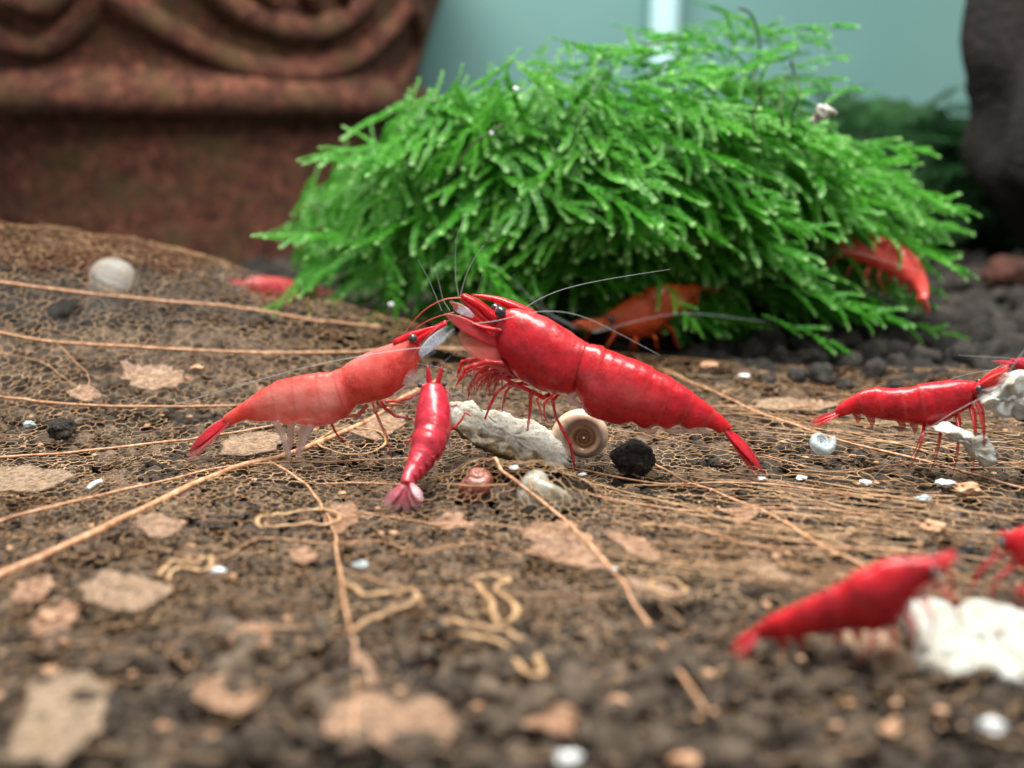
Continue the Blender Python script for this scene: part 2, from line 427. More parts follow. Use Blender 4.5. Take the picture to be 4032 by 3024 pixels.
P2, Q2 = packed(620, hw, 45, 125, lambda x, y: .07 + .26 * random.random() ** 2.5, lambda x, y: random.uniform(.9, 1.7))
tag(scatter('soil_flecks', P2, Q2, 1, 'tan_bit', .5), 'scattered orange and tan flecks over the soil and leaf mesh', 'debris')
tag(scatter('soil_crumbs', P, Q, 0, 'soil_brown', .6), 'fine loose crumbs strewn over the brown soil', 'soil')

# ------------------------------------------------------------------ leaf skeleton
leaf = thing('skeleton_leaf', 'large brown skeletonised leaf of veins and lacy mesh lying over the soil', 'leaf', (0, 85, 0))
RIBS = [
 ('midrib', [(-200, 2365), (0, 2265), (300, 2130), (600, 1985), (900, 1850), (1100, 1800), (1250, 1745), (1480, 1640), (1600, 1560), (1720, 1500)], (.40, .27)),
 ('vein', [(-150, 2090), (0, 2052), (300, 1975), (700, 1880), (950, 1830), (1300, 1818), (1700, 1800)], (.24, .10)),
 ('vein', [(-150, 1290), (0, 1310), (200, 1345), (600, 1370), (1000, 1388), (1400, 1385), (1760, 1372), (2000, 1385)], (.30, .18)),
 ('vein', [(-150, 1095), (0, 1110), (300, 1150), (700, 1190), (1000, 1220), (1250, 1262), (1500, 1285)], (.28, .2)),
 ('vein', [(-150, 1550), (0, 1562), (200, 1585), (500, 1600), (900, 1597), (1100, 1585), (1400, 1560)], (.25, .15)),
 ('vein', [(-150, 1805), (0, 1800), (250, 1785), (600, 1745), (750, 1730), (1000, 1690), (1300, 1640)], (.22, .15)),
 ('vein', [(1060, 1815), (1180, 1890), (1260, 1980), (1310, 2080), (1340, 2250), (1365, 2450), (1395, 2550), (1400, 2750), (1380, 2950)], (.20, .14)),
 ('vein', [(1880, 1790), (1975, 1850), (2080, 1935), (2200, 2030), (2270, 2090), (2400, 2230), (2500, 2370), (2620, 2560), (2780, 2800)], (.22, .20)),
 ('vein', [(2500, 1790), (2600, 1840), (2700, 1895), (2900, 1970), (3060, 2040), (3250, 2160), (3420, 2240), (3620, 2340)], (.18, .18)),
 ('vein', [(2600, 1450), (2700, 1495), (2850, 1560), (2980, 1622), (3150, 1680), (3350, 1745), (3600, 1805), (3800, 1860), (4150, 1955)], (.22, .2)),
 ('vein', [(2240, 1840), (2600, 1905), (3000, 1905), (3400, 1950), (3750, 1975)], (.13, .09)),
 ('vein', [(2800, 1600), (3050, 1602), (3250, 1592), (3400, 1560)], (.1, .14)),
 ('vein', [(1250, 1905), (1400, 1902), (1600, 1908), (1850, 1915), (2020, 1905)], (.11, .08)),
 ('vein', [(1330, 2008), (1500, 2030), (1700, 2062), (1900, 2062), (2080, 2085)], (.12, .08)),
 ('vein', [(700, 2180), (880, 2195), (1020, 2120), (1300, 2140), (1500, 2130), (1650, 2175), (1850, 2140), (2050, 2190)], (.09, .08)),
 ('vein', [(1330, 2240), (1600, 2310), (2000, 2335), (2400, 2350)], (.08, .06)),
 ('vein', [(820, 2460), (1100, 2470), (1360, 2475)], (.10, .07)),
 ('vein', [(2650, 2060), (3000, 2150), (3400, 2160), (3800, 2190), (4100, 2260)], (.12, .1)),
 ('vein', [(2330, 1950), (2700, 2010), (3000, 2000), (3300, 2010), (3700, 2080), (4100, 2120)], (.10, .1)),
 ('vein', [(3000, 1790), (3300, 1860), (3550, 1830), (4100, 1820)], (.09, .08)),
 ('vein', [(-100, 1380), (150, 1420), (300, 1520), (420, 1560)], (.09, .07)),
 ('vein', [(240, 1365), (300, 1430), (345, 1465), (350, 1540)], (.09, .06)),
]
ribpts = []
for name, pts, rad in RIBS:
    m = MB(); P3 = [atleaf(x, y, .06) for x, y in pts]
    D = crom([list(p) for p in P3], 4)
    P3 = [Vector(p) for p in D]
    P3 = [Vector((p.x + random.gauss(0, .05), p.y + random.gauss(0, .05), max(p.z, leafz(p.x, p.y) + .05))) for p in P3]
    k = len(P3)
    m.tube(P3, [(.74 if name == 'midrib' else .60) * (rad[0] + (rad[1] - rad[0]) * i / (k - 1)) * random.uniform(.82, 1.18) for i in range(k)], 8, 3)
    m.build(name, 'vein_thick', leaf); ribpts += [(p.x, p.y) for p in P3]

def mesh_net():
    pts = []
    cell = .72
    y = 44.0
    far = lambda x: 124 + 8 * sstep(0, -40, x) - 6 * sstep(10, 60, x) + 2.2 * noise.noise(Vector((x * .12, 0, 4)))
    while y < 136:
        h = .50 * y + 6; x = -h + random.random() * cell
        # cells run wide across the leaf towards its far right side
        ax = 1.0 + 1.1 * sstep(15, 30, y - 55)
        while x < h:
            a = cell * (1 + 1.5 * sstep(8, 30, x) + .3 * sstep(85, 110, y))
            px, py = x + random.gauss(0, .46) * a, y + random.gauss(0, .42) * cell
            if py < far(px): pts.append((px, py))
            x += a
        y += cell * (1 + .0 * ax)
    out = geometry.delaunay_2d_cdt([Vector(p) for p in pts], [], [], 0, 1e-5)
    V = np.array([tuple(p) for p in out[0]]); T = np.array([tuple(t) for t in out[2]])
    A, B, C = V[T[:, 0]], V[T[:, 1]], V[T[:, 2]]
    d = 2 * (A[:, 0] * (B[:, 1] - C[:, 1]) + B[:, 0] * (C[:, 1] - A[:, 1]) + C[:, 0] * (A[:, 1] - B[:, 1]))
    a2, b2, c2 = (A ** 2).sum(1), (B ** 2).sum(1), (C ** 2).sum(1)
    cc = (A + B + C) / 3
    bad = None
    # coarse owners: edges between two coarse cells become the thicker tertiary veins
    seeds = np.array([(random.uniform(-75, 75), random.uniform(44, 136)) for _ in range(520)])
    W = np.array([.55, 1.0])
    own = np.array([np.argmin((((seeds - q) * W) ** 2).sum(1)) for q in V])
    em = {}
    for ti, t in enumerate(T):
        for i in range(3):
            k = (min(t[i], t[(i + 1) % 3]), max(t[i], t[(i + 1) % 3])); em.setdefault(k, []).append(ti)
    fine, thick = [], []
    cz = {}
    def P(ti):
        if ti not in cz:
            x, y = cc[ti]; cz[ti] = Vector((x, y, leafz(x, y) + random.gauss(0, .025)))
        return cz[ti]
    for (a, b), ts in em.items():
        if len(ts) != 2: continue
        p, q = P(ts[0]), P(ts[1])
        if (p - q).length > 5: continue
        mx, my = (p.x + q.x) / 2, (p.y + q.y) / 2
        hole = noise.noise(Vector((mx * .16, my * .16, 20.)))
        big = own[a] != own[b]
        near = sstep(61, 48, my)
        if big:
            if random.random() < .35 * near: continue
            thick.append((p, q))
        else:
            if hole > .42 - .0 * near or random.random() < .13 + .8 * near: continue
            fine.append((p, q))
    return fine, thick
fine, thick = mesh_net()
def strands(name, E, r0, r1, parent, sides=4):
    p = np.array([tuple(e[0]) for e in E]); q = np.array([tuple(e[1]) for e in E])
    mid = (p + q) / 2 + rng.normal(size=p.shape) * .045
    d = q - p; d /= np.linalg.norm(d, axis=1)[:, None] + 1e-9
    nrm = np.cross(d, [0, 0, 1.0]); nrm /= np.linalg.norm(nrm, axis=1)[:, None] + 1e-9
    bi = np.cross(d, nrm); r = rng.uniform(r0, r1, len(E))[:, None]
    V = []
    for c_, k in ((p, 1.1), (mid, .85), (q, 1.1)):
        for s in range(sides):
            t = 2 * math.pi * s / sides
            V.append(c_ + (nrm * math.cos(t) + bi * math.sin(t)) * r * k)
    V = np.stack(V, 1)
    f = []
    for lv in range(2):
        for s in range(sides):
            a, b = lv * sides + s, lv * sides + (s + 1) % sides; f.append((a, b, b + sides, a + sides))
    n_ = 3 * sides
    F = (np.array(f)[None] + np.arange(len(E))[:, None, None] * n_).reshape(-1, 4)
    o = mesh_obj(name, V.reshape(-1, 3), F.tolist(), 'vein_fine', parent)
    o['kind'] = 'stuff'; return o
strands('vein_mesh', fine, .015, .030, leaf)
for i in range(64):      # long fibres running out across the leaf
    x = random.uniform(2250, 3300); y = random.uniform(1830, 2260) if i % 4 else random.uniform(1500, 1700); sl = random.uniform(-.02, .24); L_ = random.uniform(500, 1500)
    pp = [atleaf(x + L_ * t / 9, y + sl * L_ * t / 9 + random.gauss(0, 5), .04) for t in range(10)]
    thick += list(zip(pp[:-1], pp[1:]))
strands('cross_veins', thick, .024, .055, leaf)

def patch(pts, name='lamina_patch', lift=.14, pale=0., curl=.35):
    P3 = [atleaf(x, y, lift) for x, y in pts]
    D = [Vector(p) for p in crom([list(p) for p in P3 + [P3[0]]], 5)[:-1]]
    c = sum(D, Vector()) / len(D)
    D = [p + (p - c).normalized() * (random.gauss(0, .14) + .22 * (p - c).length * noise.noise(p * 1.4)) for p in D]
    vs, fs, pl = [], [], []; k = len(D); L = 7
    for i in range(L):
        s = 1 - i / L
        for p in D:
            q = c.lerp(p, s); z = leafz(q.x, q.y) + lift + curl * noise.noise(Vector((q.x * .5, q.y * .5, 2))) + (.25 * curl if i == 0 else 0)
            vs.append((q.x, q.y, z)); pl.append(pale)
    vs.append((c.x, c.y, leafz(c.x, c.y) + lift)); pl.append(pale)
    for i in range(L - 1):
        for j in range(k): fs.append((i * k + j, i * k + (j + 1) % k, (i + 1) * k + (j + 1) % k, (i + 1) * k + j))
    for j in range(k): fs.append(((L - 1) * k + j, (L - 1) * k + (j + 1) % k, len(vs) - 1))
    n0 = len(vs); top = fs[:]
    vs += [(x, y, z - .07) for x, y, z in vs]; pl += pl
    fs += [tuple(i + n0 for i in reversed(q)) for q in top]
    fs += [(j, j + n0, (j + 1) % k + n0, (j + 1) % k) for j in range(k)]
    return mesh_obj(name, vs, fs, 'lamina', leaf, True, pl if pale else None)
PATCH = [
 ([(2020, 2080), (2150, 2050), (2260, 2060), (2330, 2110), (2390, 2180), (2400, 2240), (2330, 2240), (2200, 2210), (2090, 2190), (2085, 2140)], .1),
 ([(2370, 2100), (2500, 2110), (2570, 2160), (2590, 2220), (2480, 2180)], .1),
 ([(470, 1420), (560, 1440), (640, 1440), (710, 1470), (705, 1520), (600, 1530), (500, 1510)], .35),
 ([(250, 1545), (330, 1522), (390, 1550), (360, 1575), (290, 1568)], .2),
 ([(-60, 1830), (120, 1840), (280, 1872), (230, 1910), (100, 1935), (-60, 1925)], .7),
 ([(860, 1745), (950, 1712), (1080, 1702), (1130, 1730), (1050, 1780), (900, 1800)], .6),
 ([(540, 2030), (640, 2030), (740, 2070), (650, 2120), (560, 2100)], .35),
 ([(290, 2320), (450, 2260), (600, 2280), (660, 2340), (560, 2400), (380, 2370)], .55),
 ([(760, 2700), (850, 2650), (1000, 2700), (1010, 2780), (880, 2820), (770, 2770)], .1),
 ([(1300, 2790), (1450, 2730), (1600, 2770), (1740, 2740), (1780, 2900), (1600, 2960), (1400, 2900), (1290, 2900)], .25),
 ([(2040, 2740), (2150, 2720), (2280, 2830), (2200, 2900), (2060, 2850)], 0),
 ([(1140, 2160), (1200, 2145), (1240, 2190), (1180, 2225)], 0),
 ([(2980, 1582), (3100, 1570), (3250, 1580), (3310, 1600), (3150, 1620), (3000, 1612)], .6),
 ([(2930, 2225), (3050, 2235), (3160, 2290), (3080, 2300), (2980, 2265)], .5),
 ([(2450, 2275), (2600, 2300), (2690, 2345), (2600, 2358)], .35),
 ([(100, 2700), (300, 2650), (420, 2720), (390, 2900), (200, 3010), (20, 2990)], .8),
 ([(980, 2450), (1060, 2470), (1060, 2545), (920, 2525)], 0),
 ([(3280, 2490), (3400, 2450), (3550, 2560), (3620, 2640), (3450, 2630)], .45),
 ([(60, 2300), (160, 2270), (220, 2310), (150, 2370), (60, 2360)], 0),
 ([(160, 2400), (270, 2370), (310, 2420), (210, 2500), (130, 2490)], 0),
 ([(1250, 2010), (1380, 1985), (1400, 2060), (1330, 2100)], 0),
 ([(1700, 2045), (1800, 2030), (1850, 2060), (1770, 2085)], 0),
 ([(1385, 2560), (1440, 2580), (1480, 2690), (1420, 2690)], .2),
 ([(2880, 2010), (2980, 1985), (2960, 2050), (2890, 2060)], 0),
 ([(1370, 1700), (1470, 1650), (1600, 1640), (1560, 1700), (1480, 1730)], .3),
]
for pts, pa in PATCH: patch(pts, pale=pa)
RIMS = [
 ([(1010, 2040), (1120, 2022), (1270, 2008), (1340, 2030), (1300, 2060), (1120, 2070), (1030, 2075), (1010, 2045)], .15),
 ([(620, 2270), (680, 2212), (760, 2218), (820, 2195), (835, 2220), (800, 2250), (740, 2238), (690, 2238), (650, 2285)], .17),
 ([(1360, 2300), (1450, 2342), (1600, 2330), (1645, 2350), (1590, 2390), (1480, 2430), (1380, 2490)], .19),
 ([(1860, 2275), (1940, 2265), (2010, 2290), (1950, 2310), (2035, 2395), (2000, 2445), (1955, 2445), (1930, 2370), (1870, 2290)], .18),
 ([(1690, 2500), (1770, 2450), (1900, 2470), (2000, 2490), (2070, 2540), (2140, 2640), (2080, 2650), (2010, 2570), (1950, 2520), (1800, 2500)], .20),
 ([(2560, 2290), (2640, 2283), (2695, 2320), (2660, 2342), (2580, 2325), (2560, 2292)], .16),
 ([(1250, 1735), (1330, 1690), (1470, 1690), (1520, 1740), (1430, 1790), (1300, 1775), (1250, 1740)], .11),
]
for pts, r in RIMS:
    m = MB(); P3 = [atleaf(x, y, .25) for x, y in pts]
    D = [Vector(p) + Vector((random.gauss(0, .05), random.gauss(0, .05), random.gauss(0, .05))) for p in crom([list(p) for p in P3], 4)]
    m.tube(D, [r * random.uniform(.75, 1.25) for _ in D], 8, 2, flat=.6, up=(0, 0, 1))
    m.build('hole_rim', 'rim', leaf)

# ------------------------------------------------------------------ pot, rock, tube behind
pot = thing('terracotta_pot', 'large brown terracotta pot with scroll relief and a ridge round it', 'pot', (-78, 250, 0))
PR = [(0, 51.5), (10, 52.5), (20, 53.6), (27.0, 54.6), (28.3, 54.8), (29.0, 55.6), (29.6, 57.8), (31.5, 59.4), (34, 59.6), (36.2, 58.6), (38, 57.4), (42, 58.2), (50, 61), (60, 64.5), (72, 67), (80, 67.5), (84, 68.5), (86, 66), (84, 62), (70, 60)]
prof = crom([list(q) for q in PR], 4)
def potr(z):
    for (a, b), (c, d) in zip(prof[:-8], prof[1:-7]):
        if a <= z <= c: return b + (d - b) * (z - a) / (c - a + 1e-9)
    return prof[0][1]
rings = []
for z, r in prof:
    rings.append([Vector((-78 + math.cos(t) * r, 250 + math.sin(t) * r, z)) for t in (2 * math.pi * k / 96 for k in range(96))])
m = MB(); m.rings(rings, cap=False)
m.build('wall', 'terracotta', pot)
def relief(px_pts, rad, flat=.75, name='scroll'):
    P3 = []
    for x, y in px_pts:
        d = ray(x, y); t = 150.0
        while t < 300:
            p = Vector((0, 0, CAM_H)) + d * t
            if math.hypot(p.x + 78, p.y - 250) < potr(p.z) + .2: break
            t += .5
        P3.append(p)
    m = MB(); m.tube(P3, rad, 12, 6, flat, up=(0.2, -1, 0)); m.build(name, 'terracotta', pot)
relief([(330, -160), (450, -20), (620, 90), (800, 190), (980, 265), (1180, 285), (1360, 235), (1480, 150), (1580, 40), (1640, -120)], [2.6, 2.6, 2.5, 2.5, 2.6, 2.7, 2.6, 2.4, 2.2, 2.0])
relief([(700, -220), (800, -90), (900, 10), (1060, 90), (1240, 110), (1380, 50), (1470, -60)], [2.4, 2.6, 2.6, 2.6, 2.5, 2.2, 2.])
relief([(-120, 60), (-10, 130), (60, 170), (150, 190), (240, 150), (330, 60), (390, -60)], [2.6, 2.6, 2.4, 2.0, 2.2, 2.4, 2.4])
relief([(-100, -60), (60, -10), (180, 10), (280, -60)], [2.2, 2.6, 2.6, 2.0])
relief([(1000, -120), (1040, -40), (1080, 30)], [1.6, 2.4, 1.2], name='relief_leaf')
relief([(1180, -120), (1220, -30), (1240, 50)], [1.8, 2.6, 1.2], name='relief_leaf')
relief([(1340, -120), (1350, -40), (1360, 20)], [1.4, 2.0, 1.0], name='relief_leaf')
relief([(1620, 20), (1640, 120), (1620, 230), (1570, 330)], [2.2, 2.4, 1.8, 1.2])

m = MB(); v, f = ico(4)
vs = [Vector((104 + q.x * (30 + 9 * q.z) * (1 + .25 * noise.noise(q * 2.3)), 178 + q.y * 20 * (1 + .2 * noise.noise(q * 2 + Vector((3, 0, 0)))), 32 + q.z * 42 * (1 + .12 * noise.noise(q * 2.6 + Vector((0, 7, 0)))))) for q in v]
vs = [p + Vector(q) * 1.2 * noise.noise(p * .22) for p, q in zip(vs, v)]
o = mesh_obj('stone', vs, f, 'rock', None, True, origin=(104, 178, 0))
tag(o, 'tall dark brown stone standing beside the dim moss at the tank back', 'stone')
m = MB(); p = aty(2610, 300, 292)
m.tube([(p.x, 292, 0), (p.x, 292, 70), (p.x + .5, 292, 140), (p.x + 1, 292, 200)], 4.0, 16, 4)
tag(m.build('streak_tube', 'tube_cyan'), 'pale cyan upright streak, tube-shaped, against the back glass behind the moss', 'tube')  # plain cylinder drawn as a pale upright streak

# ------------------------------------------------------------------ moss
def frond_mesh(seed, L=15., nb=15, leafl=.68, step=.23, blen=4.6):
    rnd = random.Random(seed); m = MB()
    bend = rnd.uniform(.010, .022); sway = rnd.uniform(-.02, .02)
    def stem(x): return Vector((x, sway * x * x * .5, -bend * x * x * .5))
    def leaflet(p, d, up, ln, wd, pa):
        s = d.cross(up); s.normalize()
        a, b, c, e = p, p + d * ln * .5 + s * wd + up * ln * .08, p + d * ln + up * ln * .02, p + d * ln * .5 - s * wd + up * ln * .08
        m.add([a, b, c, e], [(0, 1, 2), (0, 2, 3)], [pa, pa, min(1, pa + .15), pa])
    def twig(p0, d0, ln, droop):
        n_ = max(4, int(ln / step)); p = p0.copy(); d = d0.copy(); path = [p.copy()]
        for i in range(n_):
            t = i / n_
            d = (d + Vector((rnd.gauss(0, .05), rnd.gauss(0, .05), -droop + rnd.gauss(0, .04)))).normalized()
            p = p + d * step; path.append(p.copy())
            side = d.cross(Vector((0, 0, 1))); side.normalize(); up = side.cross(d)
            k = leafl * (1 - .35 * t) * rnd.uniform(.8, 1.2); pa = .08 + .30 * t + (.55 * sstep(.72, 1, t))
            for sg in (-1, 1):
                dd = (d * .75 + side * sg * .72 + up * rnd.uniform(-.15, .35)).normalized()
                leaflet(p, dd, up, k, k * .30, pa)
            dd = (d * .8 + up * .6 * (1 if i % 2 else -1)).normalized()
            leaflet(p, dd, side, k * .8, k * .25, pa)
        dd = d; leaflet(p, dd, Vector((0, 0, 1)), leafl * .8, leafl * .2, .95)
        m.tube(path[::3] + [path[-1]], .05, 3, 1)
    m.tube([stem(L * i / 6) for i in range(7)], (.11, .05), 4, 1)
    for i in range(nb):
        t = (i + .6) / nb; x = L * (.10 + .88 * t); sg = 1 if i % 2 else -1
        d = Vector((rnd.uniform(.75, 1.3), sg * .62, rnd.uniform(-.25, .15))).normalized()
        twig(stem(x), d, blen * (1.05 - .5 * t) * rnd.uniform(.55, 1.2), rnd.uniform(.0, .06))
    twig(stem(L * .97), Vector((1, 0, -.1)), blen * .6, .02)
    for i in range(int(L / .45)):
        x = i * .45; sg = 1 if i % 2 else -1
        leaflet(stem(x), Vector((.7, sg * .7, .2)).normalized(), Vector((0, 0, 1)), leafl * .8, leafl * .22, .06)
    return m
def mesh_data(m, name, mat):
    o = m.build(name, mat); me = o.data; bpy.data.objects.remove(o); return me
FR = [frond_mesh(100 + i, L=random.uniform(10, 17), nb=random.randint(10, 14), blen=random.uniform(5.0, 8.0)) for i in range(9)]
TW = [frond_mesh(300 + i, L=random.uniform(8, 12), nb=random.randint(4, 6), blen=random.uniform(3.4, 5.6)) for i in range(4)]
FRM = [mesh_data(q, 'frond', 'moss') for q in FR + TW]
def inside(p, poly):
    x, y = p; r = False; j = len(poly) - 1
    for i in range(len(poly)):
        (a, b), (c, d) = poly[i], poly[j]
        if (b > y) != (d > y) and x < (c - a) * (y - b) / (d - b) + a: r = not r
        j = i
    return r
POLY = [(1120, 900), (1250, 780), (1330, 720), (1500, 600), (1640, 480), (1760, 400), (1950, 390), (2050, 340), (2250, 270), (2330, 190), (2600, 140), (2780, 90), (2900, 20), (2980, 20), (3060, 120), (3150, 200), (3180, 300), (3200, 400), (3260, 560), (3480, 590), (3500, 640), (3600, 740), (3560, 840), (3600, 960), (3480, 1080), (3430, 1150), (3380, 1260), (3250, 1230), (3100, 1200), (2900, 1210), (2760, 1270), (2600, 1160), (2300, 1200), (2100, 1150), (1700, 1120), (1560, 1150), (1450, 1060), (1200, 1090), (1150, 960)]
def frame(d, up):
    d = d.normalized(); s = up.cross(d); s.normalize(); u = d.cross(s)
    return Matrix(((d.x, s.x, u.x), (d.y, s.y, u.y), (d.z, s.z, u.z)))
MOSS_O = aty(2400, 1150, 140); MOSS_O.z = 0
moss = thing('moss_clump', 'bright green feathery moss clump rising behind the feeding shrimps', 'moss', MOSS_O)
def frond_place(front):
    while True:
        px, py = random.uniform(1080, 3720), random.uniform(0, 1300)
        if not inside((px, py), POLY): continue
        if py < 420 and px < 2500 and random.random() < .35: continue
        if not front and py < 330: continue
        break
    nx, ny = (px - 2450) / 1250, (py - 720) / 640
    rr = min(1, nx * nx + ny * ny); dome = math.sqrt(1 - rr)
    Y = 142 - 20 * dome + (random.uniform(0, 9) if front else random.uniform(8, 28))
    T = aty(px, py, Y)
    sgn = 1 if px > 2200 + random.gauss(0, 260) else -1
    if py < 330:
        d = Vector((random.choice((-1, 1, 1)) * random.uniform(.5, 1), random.uniform(-.5, .2), random.uniform(-.15, .30)))
    elif sgn < 0 and random.random() < .28:
        d = Vector((-.35 + random.gauss(0, .2), -.4, -.85))
    else:
        d = Vector((sgn * random.uniform(.7, 1.1), -.22 - .35 * dome * random.random() + random.gauss(0, .12), (-.30 if sgn < 0 else -.20) + random.gauss(0, .14)))
    d.normalize()
    k = random.choice(range(len(FR))) if (py > 380 or random.random() < .3) else len(FR) + random.choice(range(len(TW)))
    s = random.uniform(.75, 1.1)
    if py < 330: s *= .8
    L = max(v[0] for v in (FR + TW)[k].v[:40]) if False else 13.
    up = Vector((random.gauss(0, .25), -.45 + random.gauss(0, .2), 1))
    return T - d * L * s * .8, frame(d, up), s, k
def frond(place, parent, mats=None):
    loc, Rm, s, k = place
    o = bpy.data.objects.new('frond', FRM[k]); col.objects.link(o); o.parent = parent
    o.matrix_local = Matrix.Translation((loc - Vector(parent['_o'])) * MM) @ Rm.to_4x4() @ Matrix.Scale(s, 4)
    return o
for i in range(270): frond(frond_place(True), moss)
SP_T = [((2680, 60), (2900, 260), 137), ((3090, 40), (2880, 230), 138), ((2880, 0), (2900, 240), 139), ((2960, 20), (2850, 260), 136), ((2780, 110), (3000, 300), 135), ((3150, 150), (2850, 300), 135), ((2560, 130), (2860, 240), 136), ((3260, 130), (2950, 220), 137), ((2450, 190), (2760, 330), 134), ((3180, 330), (2880, 360), 133),
   # sprays that stand out of the outline: tip, base (pixels), depth
 ((3430, 50), (2980, 130), 138), ((3320, 190), (3080, 110), 136), ((3360, 210), (3080, 270), 134), ((3640, 575), (3250, 560), 138), ((3735, 745), (3350, 690), 132),
 ((3745, 985), (3400, 900), 128), ((3440, 1200), (3050, 1120), 124), ((2790, 1300), (2560, 1060), 122), ((1545, 1200), (1500, 880), 124), ((1075, 1170), (1400, 1000), 126),
 ((1170, 880), (1480, 980), 128), ((1380, 580), (1640, 650), 132), ((3820, 1305), (3520, 1270), 132), ((3430, 1400), (3000, 1240), 121), ((2420, 300), (2800, 180), 136),
 ((1250, 565), (1560, 590), 134), ((1700, 470), (1900, 560), 132), ((2050, 190), (2500, 330), 138), ((3170, 860), (2800, 800), 122), ((2620, 880), (2250, 700), 119), ((2000, 1130), (1800, 900), 120)]
for (a, b), (c, d), Y in SP_T:
    A, B = aty(a, b, Y), aty(c, d, Y + 3); dd = A - B
    k = len(FR) + random.randrange(len(TW)) if b < 400 or b > 1250 else random.randrange(len(FR))
    frond((B, frame(dd, Vector((random.gauss(0, .3), -.5, 1))), dd.length / 13.5, k), moss)
# inner mass of fronds, and an added core, coloured dark for the shade inside
m = MB()
big = {'v': [], 'f': [], 'p': []}; base = 0
for i in range(230):
    loc, Rm, s, k = frond_place(False); q = (FR + TW)[k]
    V = np.array([tuple(x) for x in q.v]) @ np.array(Rm.transposed()) * s + np.array(loc)
    big['v'].append(V); big['f'] += [tuple(j + base for j in ff) for ff in q.f]; big['p'] += q.p; base += len(q.v)
o = mesh_obj('frond_mass', np.concatenate(big['v']), big['f'], 'moss', moss, True, big['p']); o['kind'] = 'stuff'
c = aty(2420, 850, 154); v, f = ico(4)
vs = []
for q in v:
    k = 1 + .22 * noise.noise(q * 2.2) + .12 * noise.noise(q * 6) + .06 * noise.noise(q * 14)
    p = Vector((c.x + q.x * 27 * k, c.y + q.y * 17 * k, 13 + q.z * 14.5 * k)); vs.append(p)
mesh_obj('mat', vs, f, 'moss_core_shade', moss)
for pts in ([(2990, 330), (2995, 380), (2965, 450), (2975, 520), (2990, 620)], [(3115, 240), (3130, 300), (3150, 360), (3120, 450), (3120, 510)], [(2910, 30), (2960, 60), (2990, 160), (2985, 250), (2960, 330)], [(2700, 150), (2500, 190), (2400, 280), (2300, 420), (2250, 560)], [(1980, 490), (1850, 580), (1740, 740)], [(2560, 1010), (2420, 860), (2280, 700)], [(3085, 500), (3070, 420), (3100, 300)]):
    m = MB(); m.tube([aty(x, y, 124 if y > 300 else 136) for x, y in pts], (.16, .10), 6, 4); m.build('stem', 'moss_stem', moss)

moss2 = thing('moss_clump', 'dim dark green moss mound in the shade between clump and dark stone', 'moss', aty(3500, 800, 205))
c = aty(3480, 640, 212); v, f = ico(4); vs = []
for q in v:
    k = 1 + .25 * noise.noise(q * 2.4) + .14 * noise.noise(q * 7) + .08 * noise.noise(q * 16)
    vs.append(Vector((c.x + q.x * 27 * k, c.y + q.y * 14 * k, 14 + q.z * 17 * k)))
mesh_obj('mat', vs, f, 'moss_core_shade', moss2)  # added core, its dark colour stands for shade inside the mound
FRF = [mesh_data(q, 'frond', 'moss_shaded') for q in FR[:4]]
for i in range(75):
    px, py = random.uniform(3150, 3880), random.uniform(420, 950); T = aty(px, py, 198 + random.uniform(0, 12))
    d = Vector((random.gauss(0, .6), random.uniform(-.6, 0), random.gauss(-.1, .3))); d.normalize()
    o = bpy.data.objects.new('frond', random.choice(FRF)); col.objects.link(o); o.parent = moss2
    o.matrix_local = Matrix.Translation((T - d * 10 - Vector(moss2['_o'])) * MM) @ frame(d, Vector((0, -.5, 1))).to_4x4() @ Matrix.Scale(random.uniform(.7, 1.1), 4)

